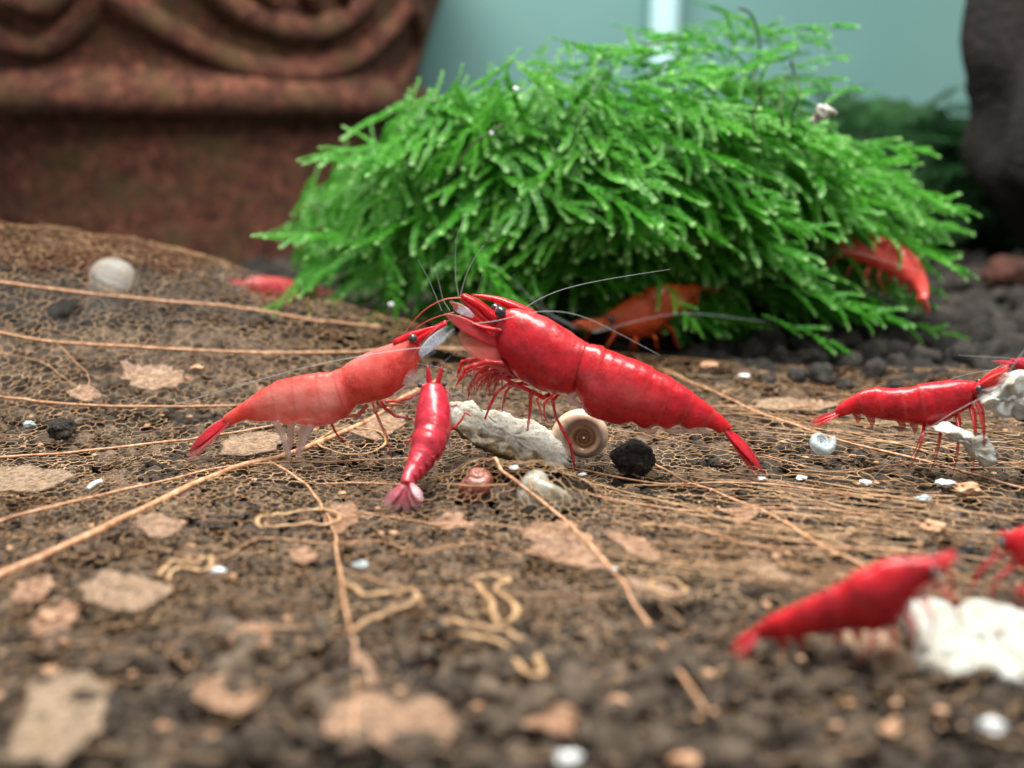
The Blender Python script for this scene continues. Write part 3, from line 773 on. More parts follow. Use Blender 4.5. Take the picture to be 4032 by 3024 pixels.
# ================================================================== SHRIMPS
def shrimp_body(parent, mat, st, seams, pale_f=None, wide=.80, sub=7, seg=36, ridge=.06, carap=None, bulge=.045, tint=None, glass=None):
    """st: rows (top xyz, bottom xyz); seams: station numbers where one shell plate ends and slips over the next."""
    rows = crom([list(a) + list(b) for a, b in st], sub)
    n_ = len(rows); rings, pal = [], []
    for i in range(n_):
        a, b = Vector(rows[i][:3]), Vector(rows[i][3:6]); s_ = i / sub
        j0, j1 = max(0, i - 1), min(n_ - 1, i + 1)
        tg = (Vector(rows[j1][:3]) + Vector(rows[j1][3:6]) - Vector(rows[j0][:3]) - Vector(rows[j0][3:6]))
        u = (a - b) / 2; c = (a + b) / 2
        side = tg.cross(u); side.normalize()
        k = 1.0
        prev = 0.
        for q in seams:
            if s_ <= q: k += bulge * ((s_ - prev) / (q - prev)) ** 2; break
            prev = q
        h = u.length; wv = side * h * (wide(s_) if callable(wide) else wide)
        ring = []
        for j in range(seg):
            t = 2 * math.pi * j / seg
            ct, st_ = math.cos(t), math.sin(t)
            e = 1 - .10 * ct + ridge * max(0, ct) ** 8
            if carap and 2.5 < s_ < carap: e *= 1 + .055 * sstep(.16, -.10, ct + .35 * sstep(6.5, 9, s_)) * sstep(2.5, 4, s_) * sstep(carap, carap - 1, s_)
            p = c + u * (ct * k * (1 + ridge * .4 * max(0, ct) ** 10)) + wv * (math.copysign(abs(st_) ** .9, st_) * e * k)
            ring.append(p)
        rings.append(ring); pal.append(max(pale_f(s_) if pale_f else 0., .17 if any(abs(s_ - q) < .09 for q in seams[:-1]) else 0.))
    m = MB()
    for i, ring in enumerate(rings):          # small dents and creases in the shell
        cc_ = sum(ring, Vector()) / seg; h = (ring[0] - cc_).length
        rings[i] = [p + (p - cc_).normalized() * (h * .022 * noise.noise(p * 1.7) + h * .012 * noise.noise(p * 4.5)) for p in ring]
    m.rings(rings, pal)
    if tint:
        m.p = [max(m.p[q], tint((q // seg) / sub, math.cos(2 * math.pi * (q % seg) / seg), m.v[q])) if q < n_ * seg else m.p[q] for q in range(len(m.p))]
    if glass: m.c = [glass((q // seg) / sub) if q < n_ * seg else 0. for q in range(len(m.p))]
    return m.build('body', mat, parent)
def px_st(rows, Y0, Y1, conv):
    k = len(rows) - 1; out = []
    for i, (a, b, c, d) in enumerate(rows):
        Y = Y0 + (Y1 - Y0) * i / k; out.append((aty(*conv(a, b), Y), aty(*conv(c, d), Y)))
    return out
def limb(parent, pts, Y, rad, mat, conv, name='leg', dY=None, clear=None, pale=None, seg=7, knots=True, flat=1., up=None):
    P3 = [aty(*conv(x, y), (Y + (dY[i] if dY else 0))) for i, (x, y) in enumerate(pts)]
    m = MB()
    if name == 'leg' and hasattr(rad, '__len__') and len(rad) == len(P3):
        A, B = [P3[0]], [rad[0] * .9]
        for i in range(1, len(P3)):
            A += [P3[i - 1].lerp(P3[i], .28), P3[i - 1].lerp(P3[i], .72), P3[i]]; B += [rad[i - 1] * .62 + rad[i] * .10, rad[i - 1] * .15 + rad[i] * .6, rad[i] * .92]
        P3, rad = A, B
        if pale is None: pale = [.38 if i % 3 == 0 and 0 < i < len(A) - 1 else .04 for i in range(len(A))]
        if clear is not None and len(clear) == 2: clear = [clear[0] + (clear[1] - clear[0]) * i / (len(A) - 1) for i in range(len(A))]
    if mat == 'feeler': rad = [q * .62 for q in rad]
    m.tube(P3, rad, seg, 4, flat, up, pale, clear)
    return m.build(name, mat, parent)
def eye(parent, p, r, stalk=None, mat='shrimp_red'):
    m = MB()
    v, f = ico(3); m.add([p + q * r for q in v], f)
    o = m.build('eye', 'eye', parent)
    if stalk is not None:
        m = MB(); m.tube([stalk, (stalk + p) / 2, p], (r * .55, r * .8), 8, 3); m.build('eyestalk', mat, parent)
    return o
def blade(parent, name, mat, base, tip, half, normal, thick=.06, pale=(0, .2), clear=(0, .8), tipw=.55):
    """a flat leaf-shaped plate from base to tip"""
    d = tip - base; L = d.length; d.normalize(); s = d.cross(normal); s.normalize(); nn = s.cross(d)
    rows, pl, cl = [], [], []
    for i in range(13):
        t = i / 12; wd = half * (math.sin(math.pi * min(1, .14 + (.80 - .2 * tipw) * t)) * (1 if t < .8 else (1 - ((t - .8) / .2) ** 2 * (1 - tipw * .45))))
        c = base + d * L * t + nn * (.10 * L * t * (1 - t))
        ring = [c + s * (math.cos(a) * wd) + nn * (math.sin(a) * thick * (1.2 - t) + .12 * wd * math.cos(a) ** 2) for a in (2 * math.pi * k / 10 for k in range(10))]
        rows.append(ring); pl.append(pale[0] + (pale[1] - pale[0]) * t); cl.append(clear[0] + (clear[1] - clear[0]) * sstep(.35, .95, t))
    m = MB(); m.rings(rows, pl, cl); return m.build(name, mat, parent)
def tail_fan(parent, mat, end, d, side, up, L, spread=.35, clear=.85, w_=.24, tw=.55, pl=.25):
    d = d.normalized(); side = side.normalized(); up = up.normalized()
    o = blade(parent, 'telson', mat, end - d * .3, end + d * L * .86 + up * .04 * L, L * .13, up, .16, (0, 0), (0, .3), 0)
    for sg in (-1, 1):
        for q, ln in ((.55, 1.0), (1.0, .93)):
            a = spread * q * sg
            dd = (d * math.cos(a) + side * math.sin(a) - up * .06 * q).normalized()
            blade(parent, 'tail_blade', mat, end - d * .2 + side * sg * .1, end + dd * L * ln, L * w_ * .62, up, .09, (0, pl), (0, clear), tw)

# ---- big red shrimp on the food
c2 = lambda u, v: (1700 + .633 * u, 1050 + .633 * v)
big = thing('shrimp', 'biggest deep red shrimp with a bulging head, leaning over the white food', 'shrimp', aty(2270, 1850, 84.5), None)
ST = [(452, 300, 430, 340), (455, 275, 398, 405), (492, 262, 398, 470), (540, 265, 425, 560), (620, 287, 485, 635), (720, 327, 572, 708), (810, 380, 672, 758), (880, 430, 780, 786), (930, 463, 862, 784), (966, 484, 915, 772), (1005, 490, 925, 822), (1110, 525, 965, 912), (1210, 565, 1062, 952), (1290, 598, 1160, 975), (1380, 640, 1238, 962), (1440, 672, 1320, 1003), (1500, 705, 1398, 985), (1560, 745, 1462, 1008), (1620, 785, 1530, 982), (1680, 830, 1592, 1008), (1750, 885, 1655, 998), (1820, 945, 1735, 1008), (1866, 995, 1790, 1040)]
st = px_st(ST, 86.0, 83.0, c2)
shrimp_body(big, 'shrimp_red', st, [9, 10.6, 13.9, 16, 18.1, 20.2, 22], wide=lambda s: .74 if s < 9 else .74 - .012 * (s - 9), carap=9, tint=lambda s, ct, v: (.30 * sstep(9, 10.5, s) * sstep(17, 13, s) * sstep(-.5, 0, ct) * sstep(.7, .2, ct) + .22 * sstep(2, 4, s) * sstep(9, 8, s) * sstep(.45, .8, ct)) * (.7 + .9 * noise.noise(Vector(v) * .8)))
m = MB(); m.tube([aty(*c2(x, y), 86.2) for x, y in ((248, 174), (330, 188), (420, 210), (520, 252), (640, 305))], [.05, .22, .38, .52, .5], 10, 4, .8)
ros = m.build('rostrum', 'shrimp_red', big)
m = MB()
for i in range(14):
    t = i / 13; x, y = 330 + 210 * t, 186 + 62 * t
    a = aty(*c2(x, y - 4), 86.2); m.tube([a, a + Vector((-.10, 0, .11)), a + Vector((-.22, 0, .17))], (.045, .012), 5, 1)
m.build('rostrum_teeth', 'shrimp_red', ros)
eye(big, aty(*c2(428, 284), 84.6), .46, aty(*c2(450, 320), 85.6)); eye(big, aty(*c2(395, 262), 87.6), .44, aty(*c2(440, 300), 86.6))
BL = lambda pts, Y, r, **k: limb(big, pts, Y, r, k.pop('mat', 'shrimp_red'), c2, **k)
for dy, ox in ((-.35, 0), (.8, 14)):
    BL([(420 + ox, 345), (350 + ox, 290), (300 + ox, 245), (250 + ox, 215), (185 + ox, 180)], 85.7 + dy, [.34, .36, .30, .31, .22], name='antennule_base', seg=10)
    BL([(400 + ox, 370), (320 + ox, 320), (240 + ox, 250), (175 + ox, 195)], 85.6 + dy, [.20, .24, .2, .12], name='antennule_base', seg=8)
blade(big, 'antenna_scale', 'shrimp_red', aty(*c2(440, 500), 84.9), aty(*c2(75, 292), 84.2), .56, Vector((.35, -1, .35)), .12, (0, .3), (0, .55), .3)
blade(big, 'antenna_scale', 'shrimp_red', aty(*c2(430, 470), 87.4), aty(*c2(110, 215), 87.8), .55, Vector((-.2, 1, .35)), .12, (0, .35), (0, .6), .3)
blade(big, 'cheek_plate', 'shrimp_coral', aty(*c2(500, 640), 84.7), aty(*c2(170, 410), 84.5), .95, Vector((.45, -1, .2)), .10, (0, .25), (.1, .8), .8)
blade(big, 'antenna_scale', 'membrane', aty(*c2(260, 310), 85.0), aty(*c2(95, 215), 84.6), .35, Vector((0, -1, .3)), .06, (0, 0), (.1, .7), .6)
BL([(440, 400), (370, 390), (300, 372), (250, 352)], 84.5, [.2, .2, .16, .10], name='antenna_base', seg=8)
LEGS = [
 ([(792, 790), (752, 835), (770, 930), (810, 1010), (858, 1090), (880, 1190), (892, 1262)], [.20, .18, .16, .17, .19, .15, .08], 84.2, [1.0, .5, .1, -.3, -.5, -.6, -.6], (0, .25)),
 ([(730, 800), (690, 815), (640, 785), (520, 735), (430, 680)], [.24, .24, .23, .24, .2], 84.6, [.8, .2, 0, -.2, -.3], (0, 0)),
 ([(625, 765), (615, 800), (612, 880), (602, 970), (596, 1020)], [.20, .2, .17, .15, .10], 84.0, [.2, 0, -.1, -.2, -.2], (0, .5)),
 ([(570, 725), (470, 735), (405, 780), (365, 860), (330, 948)], [.2, .18, .16, .17, .10], 84.2, [.8, .2, 0, 0, 0], (0, .1)),
 ([(600, 730), (490, 745), (462, 780), (448, 840), (436, 900)], [.18, .17, .15, .14, .08], 85.6, [.3, 0, 0, 0, 0], (.15, .6)),
 ([(680, 790), (655, 830), (675, 890), (688, 960)], [.16, .15, .12, .07], 86.6, None, (.25, .7)),
 ([(760, 790), (700, 850), (700, 920), (720, 970)], [.16, .14, .12, .06], 87.4, None, (.2, .6)),
 ([(500, 620), (400, 575), (310, 570), (225, 582), (188, 592), (172, 640), (158, 690)], [.22, .24, .24, .22, .18, .19, .07], 84.5, [.6, .2, 0, 0, 0, 0, 0], (0, .15)),
 ([(510, 640), (430, 600), (340, 592), (265, 615), (212, 632), (190, 680), (150, 740)], [.24, .26, .27, .26, .2, .21, .07], 84.0, [.7, .2, 0, -.1, -.1, -.1, -.1], (0, .15)),
 ([(530, 670), (440, 640), (360, 650), (300, 695), (255, 745)], [.22, .2, .2, .19, .09], 84.6, [.5, .2, 0, 0, 0], (.2, .45)),
 ([(500, 650), (400, 640), (330, 640), (270, 670), (235, 760), (225, 830)], [.2, .22, .2, .2, .22, .06], 86.0, None, (.2, .5)),
 ([(540, 690), (470, 690), (400, 700), (340, 760)], [.18, .18, .16, .07], 85.6, None, (.2, .6)),
]
for pts, r, Y, dY, cl in LEGS: BL(pts, Y, r, dY=dY, clear=cl)
for i in range(16):   # the crowd of thin mouth limbs under the head
    x0, y0 = random.uniform(380, 540), random.uniform(600, 700); sx = random.uniform(70, 190)
    BL([(x0, y0), (x0 - sx * .55, y0 - random.uniform(0, 45)), (x0 - sx, y0 + random.uniform(20, 70)), (x0 - sx - random.uniform(0, 30), y0 + random.uniform(90, 150))], random.uniform(84.6, 87.0), [.15, .14, .11, .04], name='mouth_limb', clear=(.15, .6), pale=(.1, .45))
m = MB()
for i in range(18):   # fringe of feeding bristles
    x, y = random.uniform(130, 330), random.uniform(640, 800); a = aty(*c2(x, y), random.uniform(84, 86))
    m.tube([a, a + Vector((random.uniform(-.3, .2), random.uniform(-.2, .2), -.35)), a + Vector((random.uniform(-.5, .3), 0, -.8))], (.03, .010), 4, 1)
m.build('feeding_bristles', 'feeler', big)
for x in (1290, 1440, 1560, 1640):
    BL([(x, 985), (x + 30, 1010), (x + 70, 1025), (x + 110, 1018)], 83.6, [.20, .26, .2, .08], name='swimmeret', mat='swimmeret', flat=.4, up=(0, 1, 0))
BL([(905, 770), (860, 820), (900, 850), (960, 880)], 84.4, [.30, .34, .26, .1], name='belly_membrane', mat='swimmeret', flat=.5, up=(0, 1, 0))
e_ = aty(*c2(1828, 1018), 83.0)
t_ = aty(*c2(2085, 1325), 82.2)
tail_fan(big, 'shrimp_red', e_, t_ - e_, Vector((.25, .6, .5)), Vector((.5, -.45, .62)), (t_ - e_).length, .13, .95, .17, 0.0, .5)
F = lambda P, pts, Y, r, conv=lambda a, b: (a, b), mat='feeler', name='antennule': limb(P, pts, Y, r, mat, conv, name=name, seg=5)
F(big, [(1806, 1166), (1795, 1100), (1793, 1000), (1802, 920), (1845, 843)], 85.6, (.075, .02))
F(big, [(1812, 1166), (1830, 1100), (1860, 1030), (1905, 965)], 86.2, (.075, .02))
F(big, [(1772, 1225), (1745, 1180), (1730, 1120), (1712, 1052)], 85.2, (.06, .02)); F(big, [(1740, 1225), (1715, 1165), (1690, 1105), (1645, 1020)], 86.6, (.05, .015))
F(big, [(1820, 1172), (1750, 1180), (1680, 1215), (1620, 1275), (1565, 1360)], 85.3, (.07, .02), mat='feeler_red')
F(big, [(1790, 1230), (1710, 1252), (1640, 1290), (1570, 1345)], 85.6, (.05, .018), mat='feeler_red')
F(big, [(2060, 1215), (2150, 1165), (2250, 1130), (2400, 1098), (2640, 1060)], 88.5, (.05, .02), name='antenna')
F(big, [(1860, 1275), (1960, 1262), (2060, 1238), (2140, 1226), (2240, 1232), (2340, 1265), (2450, 1320), (2600, 1400)], 83.6, (.05, .022), name='antenna')

# ---- coral shrimp to its left
c1 = lambda u, v: (600 + .5877 * u, 1050 + .5877 * v)
cor = thing('shrimp', 'coral pink shrimp with see-through tail meeting the biggest shrimp head to head', 'shrimp', aty(1146, 1817, 85.5))
ST = [(1755, 490, 1775, 520), (1742, 462, 1795, 560), (1680, 488, 1792, 640), (1600, 520, 1748, 738), (1520, 550, 1672, 818), (1430, 590, 1582, 870), (1350, 628, 1480, 898), (1290, 668, 1400, 915), (1255, 690, 1355, 948), (1200, 708, 1310, 995), (1130, 719, 1222, 1040), (1060, 725, 1132, 1062), (990, 737, 1060, 1060), (920, 748, 980, 1043), (850, 768, 910, 1050), (780, 800, 850, 1036), (710, 840, 770, 1032), (640, 888, 700, 1036), (570, 938, 630, 1025), (510, 978, 572, 1045), (472, 1012, 530, 1066)]
st = px_st(ST, 85.5, 86.5, c1)
shrimp_body(cor, 'shrimp_coral', st, [7.2, 8.6, 10.4, 12.6, 14.6, 16.8, 20], None, wide=.66, carap=7.5, tint=lambda s, ct, v: (.85 * sstep(7.2, 9.5, s) * (1 - sstep(14.5, 18.5, s)) * sstep(-.80, -.25, ct) * sstep(1.05, .55, ct) + .35 * sstep(1, 3, s) * sstep(7.6, 6.5, s) * sstep(.15, .6, ct)) * (.8 + .6 * noise.noise(Vector(v) * .9)), glass=lambda s: .30 * sstep(8, 10, s) * sstep(18, 15, s))
m = MB(); m.tube([aty(*c1(x, y), 85.6) for x, y in ((1962, 384), (1880, 410), (1800, 436), (1720, 468), (1620, 515))], [.04, .17, .28, .4, .4], 10, 4, .8); ros = m.build('rostrum', 'shrimp_red', cor)
m = MB()
for i in range(16):
    t = i / 15; a = aty(*c1(1700 + 190 * t, 470 - 66 * t), 85.6); m.tube([a, a + Vector((.06, 0, .12)), a + Vector((.15, 0, .17))], (.04, .012), 5, 1)
m.build('rostrum_teeth', 'shrimp_red', ros)
eye(cor, aty(*c1(1745, 482), 84.5), .36, aty(*c1(1735, 505), 85.3)); eye(cor, aty(*c1(1790, 468), 86.8), .34, aty(*c1(1750, 490), 86))
CL = lambda pts, Y, r, **k: limb(cor, pts, Y, r, k.pop('mat', 'shrimp_coral'), c1, **k)
for dy, oy in ((-.3, 0), (.7, -12)):
    CL([(1755, 512 + oy), (1830, 462 + oy), (1900, 420 + oy), (1970, 378 + oy)], 85.2 + dy, [.24, .26, .2, .13], name='antennule_base', seg=8, mat='shrimp_red')
blade(cor, 'antenna_scale', 'membrane', aty(*c1(1790, 590), 84.5), aty(*c1(2030, 385), 84.0), .50, Vector((-.3, -1, .3)), .08, (0, 0), (0, .5), .25)
m = MB()
for i in range(46):
    t = i / 45; a = aty(*c1(1800 + 215 * t, 610 - 195 * t), 84.1); L_ = .35 + .35 * math.sin(math.pi * t)
    m.tube([a, a + Vector((.25, -.05, -.22)) * L_ * 2 + Vector((random.gauss(0, .05), 0, random.gauss(0, .05)))], [.022, .008], 4, 1)
m.build('scale_fringe', 'feeler', cor)
blade(cor, 'antenna_scale', 'membrane', aty(*c1(1800, 560), 86.4), aty(*c1(2010, 400), 86.8), .42, Vector((-.3, 1, .3)), .08, (0, 0), (.1, .6), .25)
blade(cor, 'cheek_plate', 'swimmeret', aty(*c1(1690, 790), 84.6), aty(*c1(1810, 680), 84.3), .55, Vector((-.5, -1, .2)), .08, (0, 0), (.4, .8), .8)
for pts, r, Y, cl, mt in [
 ([(1475, 905), (1490, 960), (1515, 1020), (1560, 1120), (1590, 1220), (1620, 1390)], [.18, .16, .15, .16, .12, .06], 84.6, (0, .75), 'shrimp_coral'),
 ([(1530, 900), (1560, 950), (1630, 1000), (1745, 1022)], [.18, .17, .17, .10], 84.4, (0, .3), 'shrimp_red'),
 ([(1560, 900), (1640, 900), (1720, 880), (1790, 845)], [.2, .19, .19, .12], 84.3, (0, .1), 'shrimp_coral'),
 ([(1440, 930), (1380, 995), (1330, 1000), (1265, 1012)], [.2, .2, .17, .1], 85.4, (.1, .4), 'shrimp_coral'),
 ([(1200, 1050), (1222, 1100), (1250, 1145), (1295, 1172)], [.14, .12, .11, .07], 86.6, (.1, .3), 'shrimp_red'),
 ([(1500, 905), (1530, 940), (1590, 930), (1700, 925)], [.16, .15, .14, .08], 86.2, (.2, .5), 'shrimp_coral'),
 ([(1620, 860), (1700, 800), (1760, 760), (1830, 770)], [.14, .14, .1, .05], 84.6, (.3, .7), 'swimmeret'),
 ([(1640, 840), (1720, 760), (1790, 720), (1850, 760)], [.14, .13, .1, .05], 85.4, (.3, .7), 'swimmeret')]: CL(pts, Y, r, clear=cl, mat=mt)
for pts, Y in (([(825, 1035), (868, 1120), (898, 1220), (925, 1305)], 85.6), ([(930, 1045), (925, 1120), (918, 1200), (910, 1295)], 86.4), ([(1065, 1055), (1030, 1140), (1000, 1210), (975, 1265)], 85.4), ([(1020, 1050), (1000, 1130), (985, 1200), (965, 1262)], 86.8)):
    CL(pts, Y, [.34, .26, .24, .12], name='swimmeret', mat='swimmeret', flat=.45, up=(0, 1, 0), clear=(.0, .35))
m = MB()
for i in range(30):
    a = aty(*c1(random.uniform(1650, 1800), random.uniform(690, 840)), random.uniform(84.4, 85.6)); m.tube([a, a + Vector((.3, 0, random.uniform(-.2, .15))), a + Vector((random.uniform(.4, .9), 0, random.uniform(-.5, .3)))], (.04, .012), 4, 2)
m.build('feeding_bristles', 'feeler', cor)
e_ = aty(*c1(505, 1035), 86.5); t_ = aty(*c1(228, 1268), 86.5)
tail_fan(cor, 'shrimp_red', e_, t_ - e_, Vector((.1, .8, .4)), Vector((-.4, -.5, .7)), (t_ - e_).length * 1.05, .24, .85, .24, .5, .95)
F(cor, [(1690, 1366), (1580, 1378), (1450, 1398), (1300, 1425), (1150, 1460), (900, 1530), (720, 1585), (600, 1622)], 83.8, (.065, .03), name='antenna')
F(cor, [(1735, 1275), (1700, 1310), (1640, 1380), (1600, 1440)], 84.2, (.03, .015)); F(cor, [(1750, 1270), (1830, 1230), (1880, 1150), (1900, 1080)], 87, (.04, .012))
F(cor, [(1640, 1430), (1740, 1450), (1830, 1490), (1880, 1530)], 84.0, (.03, .012))

# ---- small crimson shrimp climbing on the food, seen from behind
c3 = lambda u, v: (1400 + .4521 * u, 1400 + .4521 * v)
sm = thing('shrimp', 'small crimson shrimp seen from behind, climbing between the two larger shrimps', 'shrimp', aty(1600, 2000, 75))
CO = [(575, 790, 255, 83.2), (572, 785, 292, 83.0), (553, 802, 350, 82.6), (535, 820, 430, 82.0), (522, 832, 520, 81.4), (513, 830, 600, 80.8), (512, 812, 680, 80.2), (500, 790, 740, 79.7), (474, 762, 800, 79.2), (452, 728, 860, 78.7), (436, 690, 920, 78.2), (420, 630, 985, 77.5), (402, 565, 1045, 76.8), (390, 520, 1100, 76.1), (388, 505, 1140, 75.7)]
rows = []
for i, (l, r, v, Y) in enumerate(CO):
    a, b = aty(*c3(l, v + (4 if i > 6 else 0)), Y), aty(*c3(r, v - (25 if i > 6 else 0)), Y); rows.append((a, b))
st = []
for i, (a, b) in enumerate(rows):
    c = (a + b) / 2; j0, j1 = max(0, i - 1), min(len(rows) - 1, i + 1)
    tg = ((rows[j1][0] + rows[j1][1]) - (rows[j0][0] + rows[j0][1])).normalized(); s_ = (b - a)
    up = s_.cross(tg); up.normalize()
    if up.z < 0: up = -up
    h = s_.length / 2 * (1.08 if i < 9 else .95)
    if i == 0: h *= .5
    st.append((c + up * h, c - up * h))
shrimp_body(sm, 'shrimp_crimson', st, [6.2, 7.4, 8.8, 10.1, 11.4, 14], lambda s: .25 * sstep(10.5, 14, s), wide=lambda s: (.92 if s > .5 else .8), ridge=.05)
m = MB(); m.tube([aty(*c3(x, y), Y) for x, y, Y in ((655, 196, 83.8), (662, 240, 83.2), (672, 300, 82.6), (678, 360, 82.0))], [.03, .12, .28, .3], 8, 4); m.build('rostrum', 'shrimp_crimson', sm)
eye(sm, aty(*c3(562, 258), 83.0), .20, aty(*c3(620, 282), 82.9), 'shrimp_crimson'); eye(sm, aty(*c3(772, 250), 83.0), .20, aty(*c3(710, 278), 82.9), 'shrimp_crimson')
SL = lambda pts, Y, r, **k: limb(sm, pts, Y, r, k.pop('mat', 'shrimp_crimson'), c3, **k)
SL([(655, 300), (640, 230), (636, 170), (628, 92)], 83.4, [.2, .22, .19, .07], name='antennule_base'); SL([(705, 295), (722, 220), (735, 160), (748, 98)], 83.4, [.2, .22, .19, .07], name='antennule_base')
for pts, r, Y, cl in [
 ([(780, 310), (815, 330), (828, 370)], [.12, .1, .05], 83, (0, .2)), ([(800, 440), (850, 440), (885, 432)], [.09, .09, .10], 82.6, (.1, 0)),
 ([(820, 640), (870, 620), (915, 570), (950, 510)], [.13, .13, .12, .08], 81.4, (0, .1)), ([(800, 660), (845, 640), (890, 600)], [.11, .1, .06], 81.8, (0, .4)),
 ([(940, 500), (970, 505), (1005, 530)], [.08, .10, .04], 82.6, (0, 0)), ([(520, 700), (480, 735), (450, 770), (440, 800)], [.12, .11, .1, .05], 80.6, (0, .4)), ([(530, 640), (490, 700), (470, 740)], [.1, .1, .05], 81, (0, .4))]: SL(pts, Y, r, clear=cl)
for k in range(5):
    x, y = 735 - 52 * k, 850 + 52 * k; SL([(x - 15, y - 30), (x - 8, y + 30), (x - 25, y + 85)], 78.6 - .6 * k, [.18, .16, .04], name='swimmeret', mat='shrimp_crimson', clear=(.2, .7))
for (bx, by), (tx, ty), hw_ in (((420, 1120), (235, 1320), .42), ((430, 1125), (330, 1370), .42), ((455, 1125), (440, 1385), .36), ((470, 1120), (545, 1345), .42), ((478, 1110), (585, 1280), .36)):
    blade(sm, 'tail_blade', 'shrimp_crimson', aty(*c3(bx, by), 75.6), aty(*c3(tx, ty), 74.3), hw_, Vector((0, -.4, 1)), .06, (0, .8), (.10, .85))
fe = 'feeler'
F(sm, [(560, 300), (520, 340), (440, 470), (370, 600), (310, 740)], 82, (.05, .03), c3, name='antenna'); F(sm, [(805, 330), (822, 450), (826, 650), (836, 850), (850, 1060), (870, 1200)], 80.5, (.05, .025), c3, name='antenna')
F(sm, [(628, 95), (622, 40), (625, -20)], 83.6, (.04, .012), c3); F(sm, [(748, 98), (780, 50), (825, 5)], 83.6, (.04, .012), c3)
m = MB()
for i in range(16):
    a = aty(*c3(random.uniform(790, 900), random.uniform(300, 520)), random.uniform(82.4, 83.6)); m.tube([a, a + Vector((.25, 0, random.uniform(0, .3))), a + Vector((random.uniform(.3, .8), 0, random.uniform(-.3, .5)))], (.035, .01), 4, 2)
m.build('feeding_bristles', 'feeler', sm)

# ---- a shrimp built from side stations with a standard set of limbs (softer ones)
def side_shrimp(label, rows, conv, Y0, Y1, mat, fwd, hl, tailtip, fan=.3, group=None, eyes=True, legs=True, ros=None, seams=None, wide=.72, base=None, feelers=True, fl=1.0):
    st = px_st(rows, Y0, Y1, conv)
    P = thing('shrimp', label, 'shrimp', base or (st[len(st) // 2][1] - Vector((0, 0, 3))), group)
    k = len(st) - 1
    shrimp_body(P, mat, st, seams or [k * .42, k * .55, k * .67, k * .79, k * .9, k], wide=wide)
    a, b = st[0]; c = (a + b) / 2; H = (st[k // 3][0] - st[k // 3][1]).length
    ax = ((st[0][0] + st[0][1]) - (st[2][0] + st[2][1])).normalized(); up = (st[2][0] - st[2][1]).normalized(); sd = ax.cross(up).normalized()
    if ros is not None:
        tip = aty(*conv(*ros), Y0); m = MB(); s0 = st[1][0]; m.tube([tip, tip.lerp(s0, .5) + up * .1, s0 - ax * H * .1 - up * .08 * H, st[2][0] - up * .12 * H], [.04, .16 * H / 4, .3 * H / 4, .36 * H / 4], 9, 4); m.build('rostrum', mat, P)
    if eyes:
        for sg in (-1, 1): eye(P, st[1][0] - up * H * .13 + sd * sg * H * .24 + ax * .08 * H, H * .085, st[1][0] - up * H * .2 + sd * sg * H * .1, mat)
    if feelers:
        for sg in (-1, 1):
            m = MB(); p0 = a - up * .1 * H + sd * sg * .1 * H - ax * .2 * H; m.tube([p0, p0 + ax * .5 * H * fl + up * .08 * H, p0 + ax * 1.0 * H * fl + up * .1 * H], [.09 * H, .08 * H, .03 * H], 8, 3); m.build('antennule_base', mat, P)
            m = MB(); p1 = p0 + ax * H * fl; m.tube([p1, p1 + ax * H * .7 + up * .5 * H, p1 + ax * 1.0 * H + up * 1.3 * H + sd * sg * .4 * H], (.009 * H, .004 * H), 5, 4); m.build('antennule', 'feeler', P)
            if fl < .9: continue
            m = MB(); p2 = b.lerp(a, .3) + sd * sg * .2 * H; m.tube([p2, p2 + ax * .7 * H - up * .1 * H + sd * sg * .4 * H, p2 - ax * 1.0 * H + up * .2 * H + sd * sg * 1.2 * H, p2 - ax * 3.2 * H - up * .2 * H + sd * sg * 1.6 * H], (.009 * H, .005 * H), 5, 5); m.build('antenna', 'feeler', P)
            blade(P, 'antenna_scale', mat, b.lerp(a, .45) + sd * sg * .12 * H, c + ax * .85 * H * fl + sd * sg * .3 * H, .13 * H, (sd * sg + up * .3).normalized(), .03 * H, (.1, .4), (.2, .8))
    if legs:
        for i in range(5):
            q = st[1 + round(i * (k * .32) / 4)][1]
            for sg in (-1, 1):
                bo = q + up * .05 * H + sd * sg * .14 * H; fw = ax * (.45 - .2 * i) * H
                foot = bo + fw + sd * sg * .3 * H; g_ = leafz(foot.x, foot.y); foot.z = g_ + .1 if hl is None else bo.z - hl
                kn = bo.lerp(foot, .35) + ax * .12 * H + sd * sg * .28 * H + Vector((0, 0, .1 * H))
                m = MB(); m.tube([bo, kn, kn.lerp(foot, .55) + ax * .05 * H, foot], [.042 * H, .034 * H, .027 * H, .010 * H], 7, 4, clear=(.2, .8)); m.build('leg', mat, P)
    for i in range(4):
        q = st[round(k * (.5 + .12 * i))][1]
        m = MB(); m.tube([q + up * .05 * H, q - up * .16 * H + ax * .03 * H, q - up * .3 * H - ax * .02 * H], [.1 * H, .08 * H, .02 * H], 7, 3, .5, (0, 1, 0), clear=(.2, .7)); m.build('swimmeret', mat, P)
    e_ = (st[k][0] + st[k][1]) / 2; t_ = aty(*conv(*tailtip), Y1); d = t_ - e_
    u2 = (st[k][0] - st[k][1]).normalized()
    tail_fan(P, mat, e_, d, d.cross(u2), u2, d.length, fan, .8, .26)
    return P, st
c6 = lambda u, v: (2700 + .6027 * u, 1200 + .6027 * v)
side_shrimp('bright red shrimp with its face in cream fluff, in front of the dark pellets', [(1910, 520, 1905, 560), (1890, 505, 1893, 605), (1820, 498, 1858, 660), (1720, 500, 1770, 712), (1620, 512, 1662, 765), (1520, 530, 1562, 782), (1460, 547, 1482, 770), (1350, 550, 1400, 755), (1240, 545, 1290, 745), (1160, 565, 1200, 728), (1080, 605, 1110, 705), (1010, 650, 1042, 722), (975, 690, 1005, 738)], c6, 83.5, 85.5, 'shrimp_red', 1, None, (800, 790), .45, ros=(2085, 503), base=aty(3630, 1863, 83))
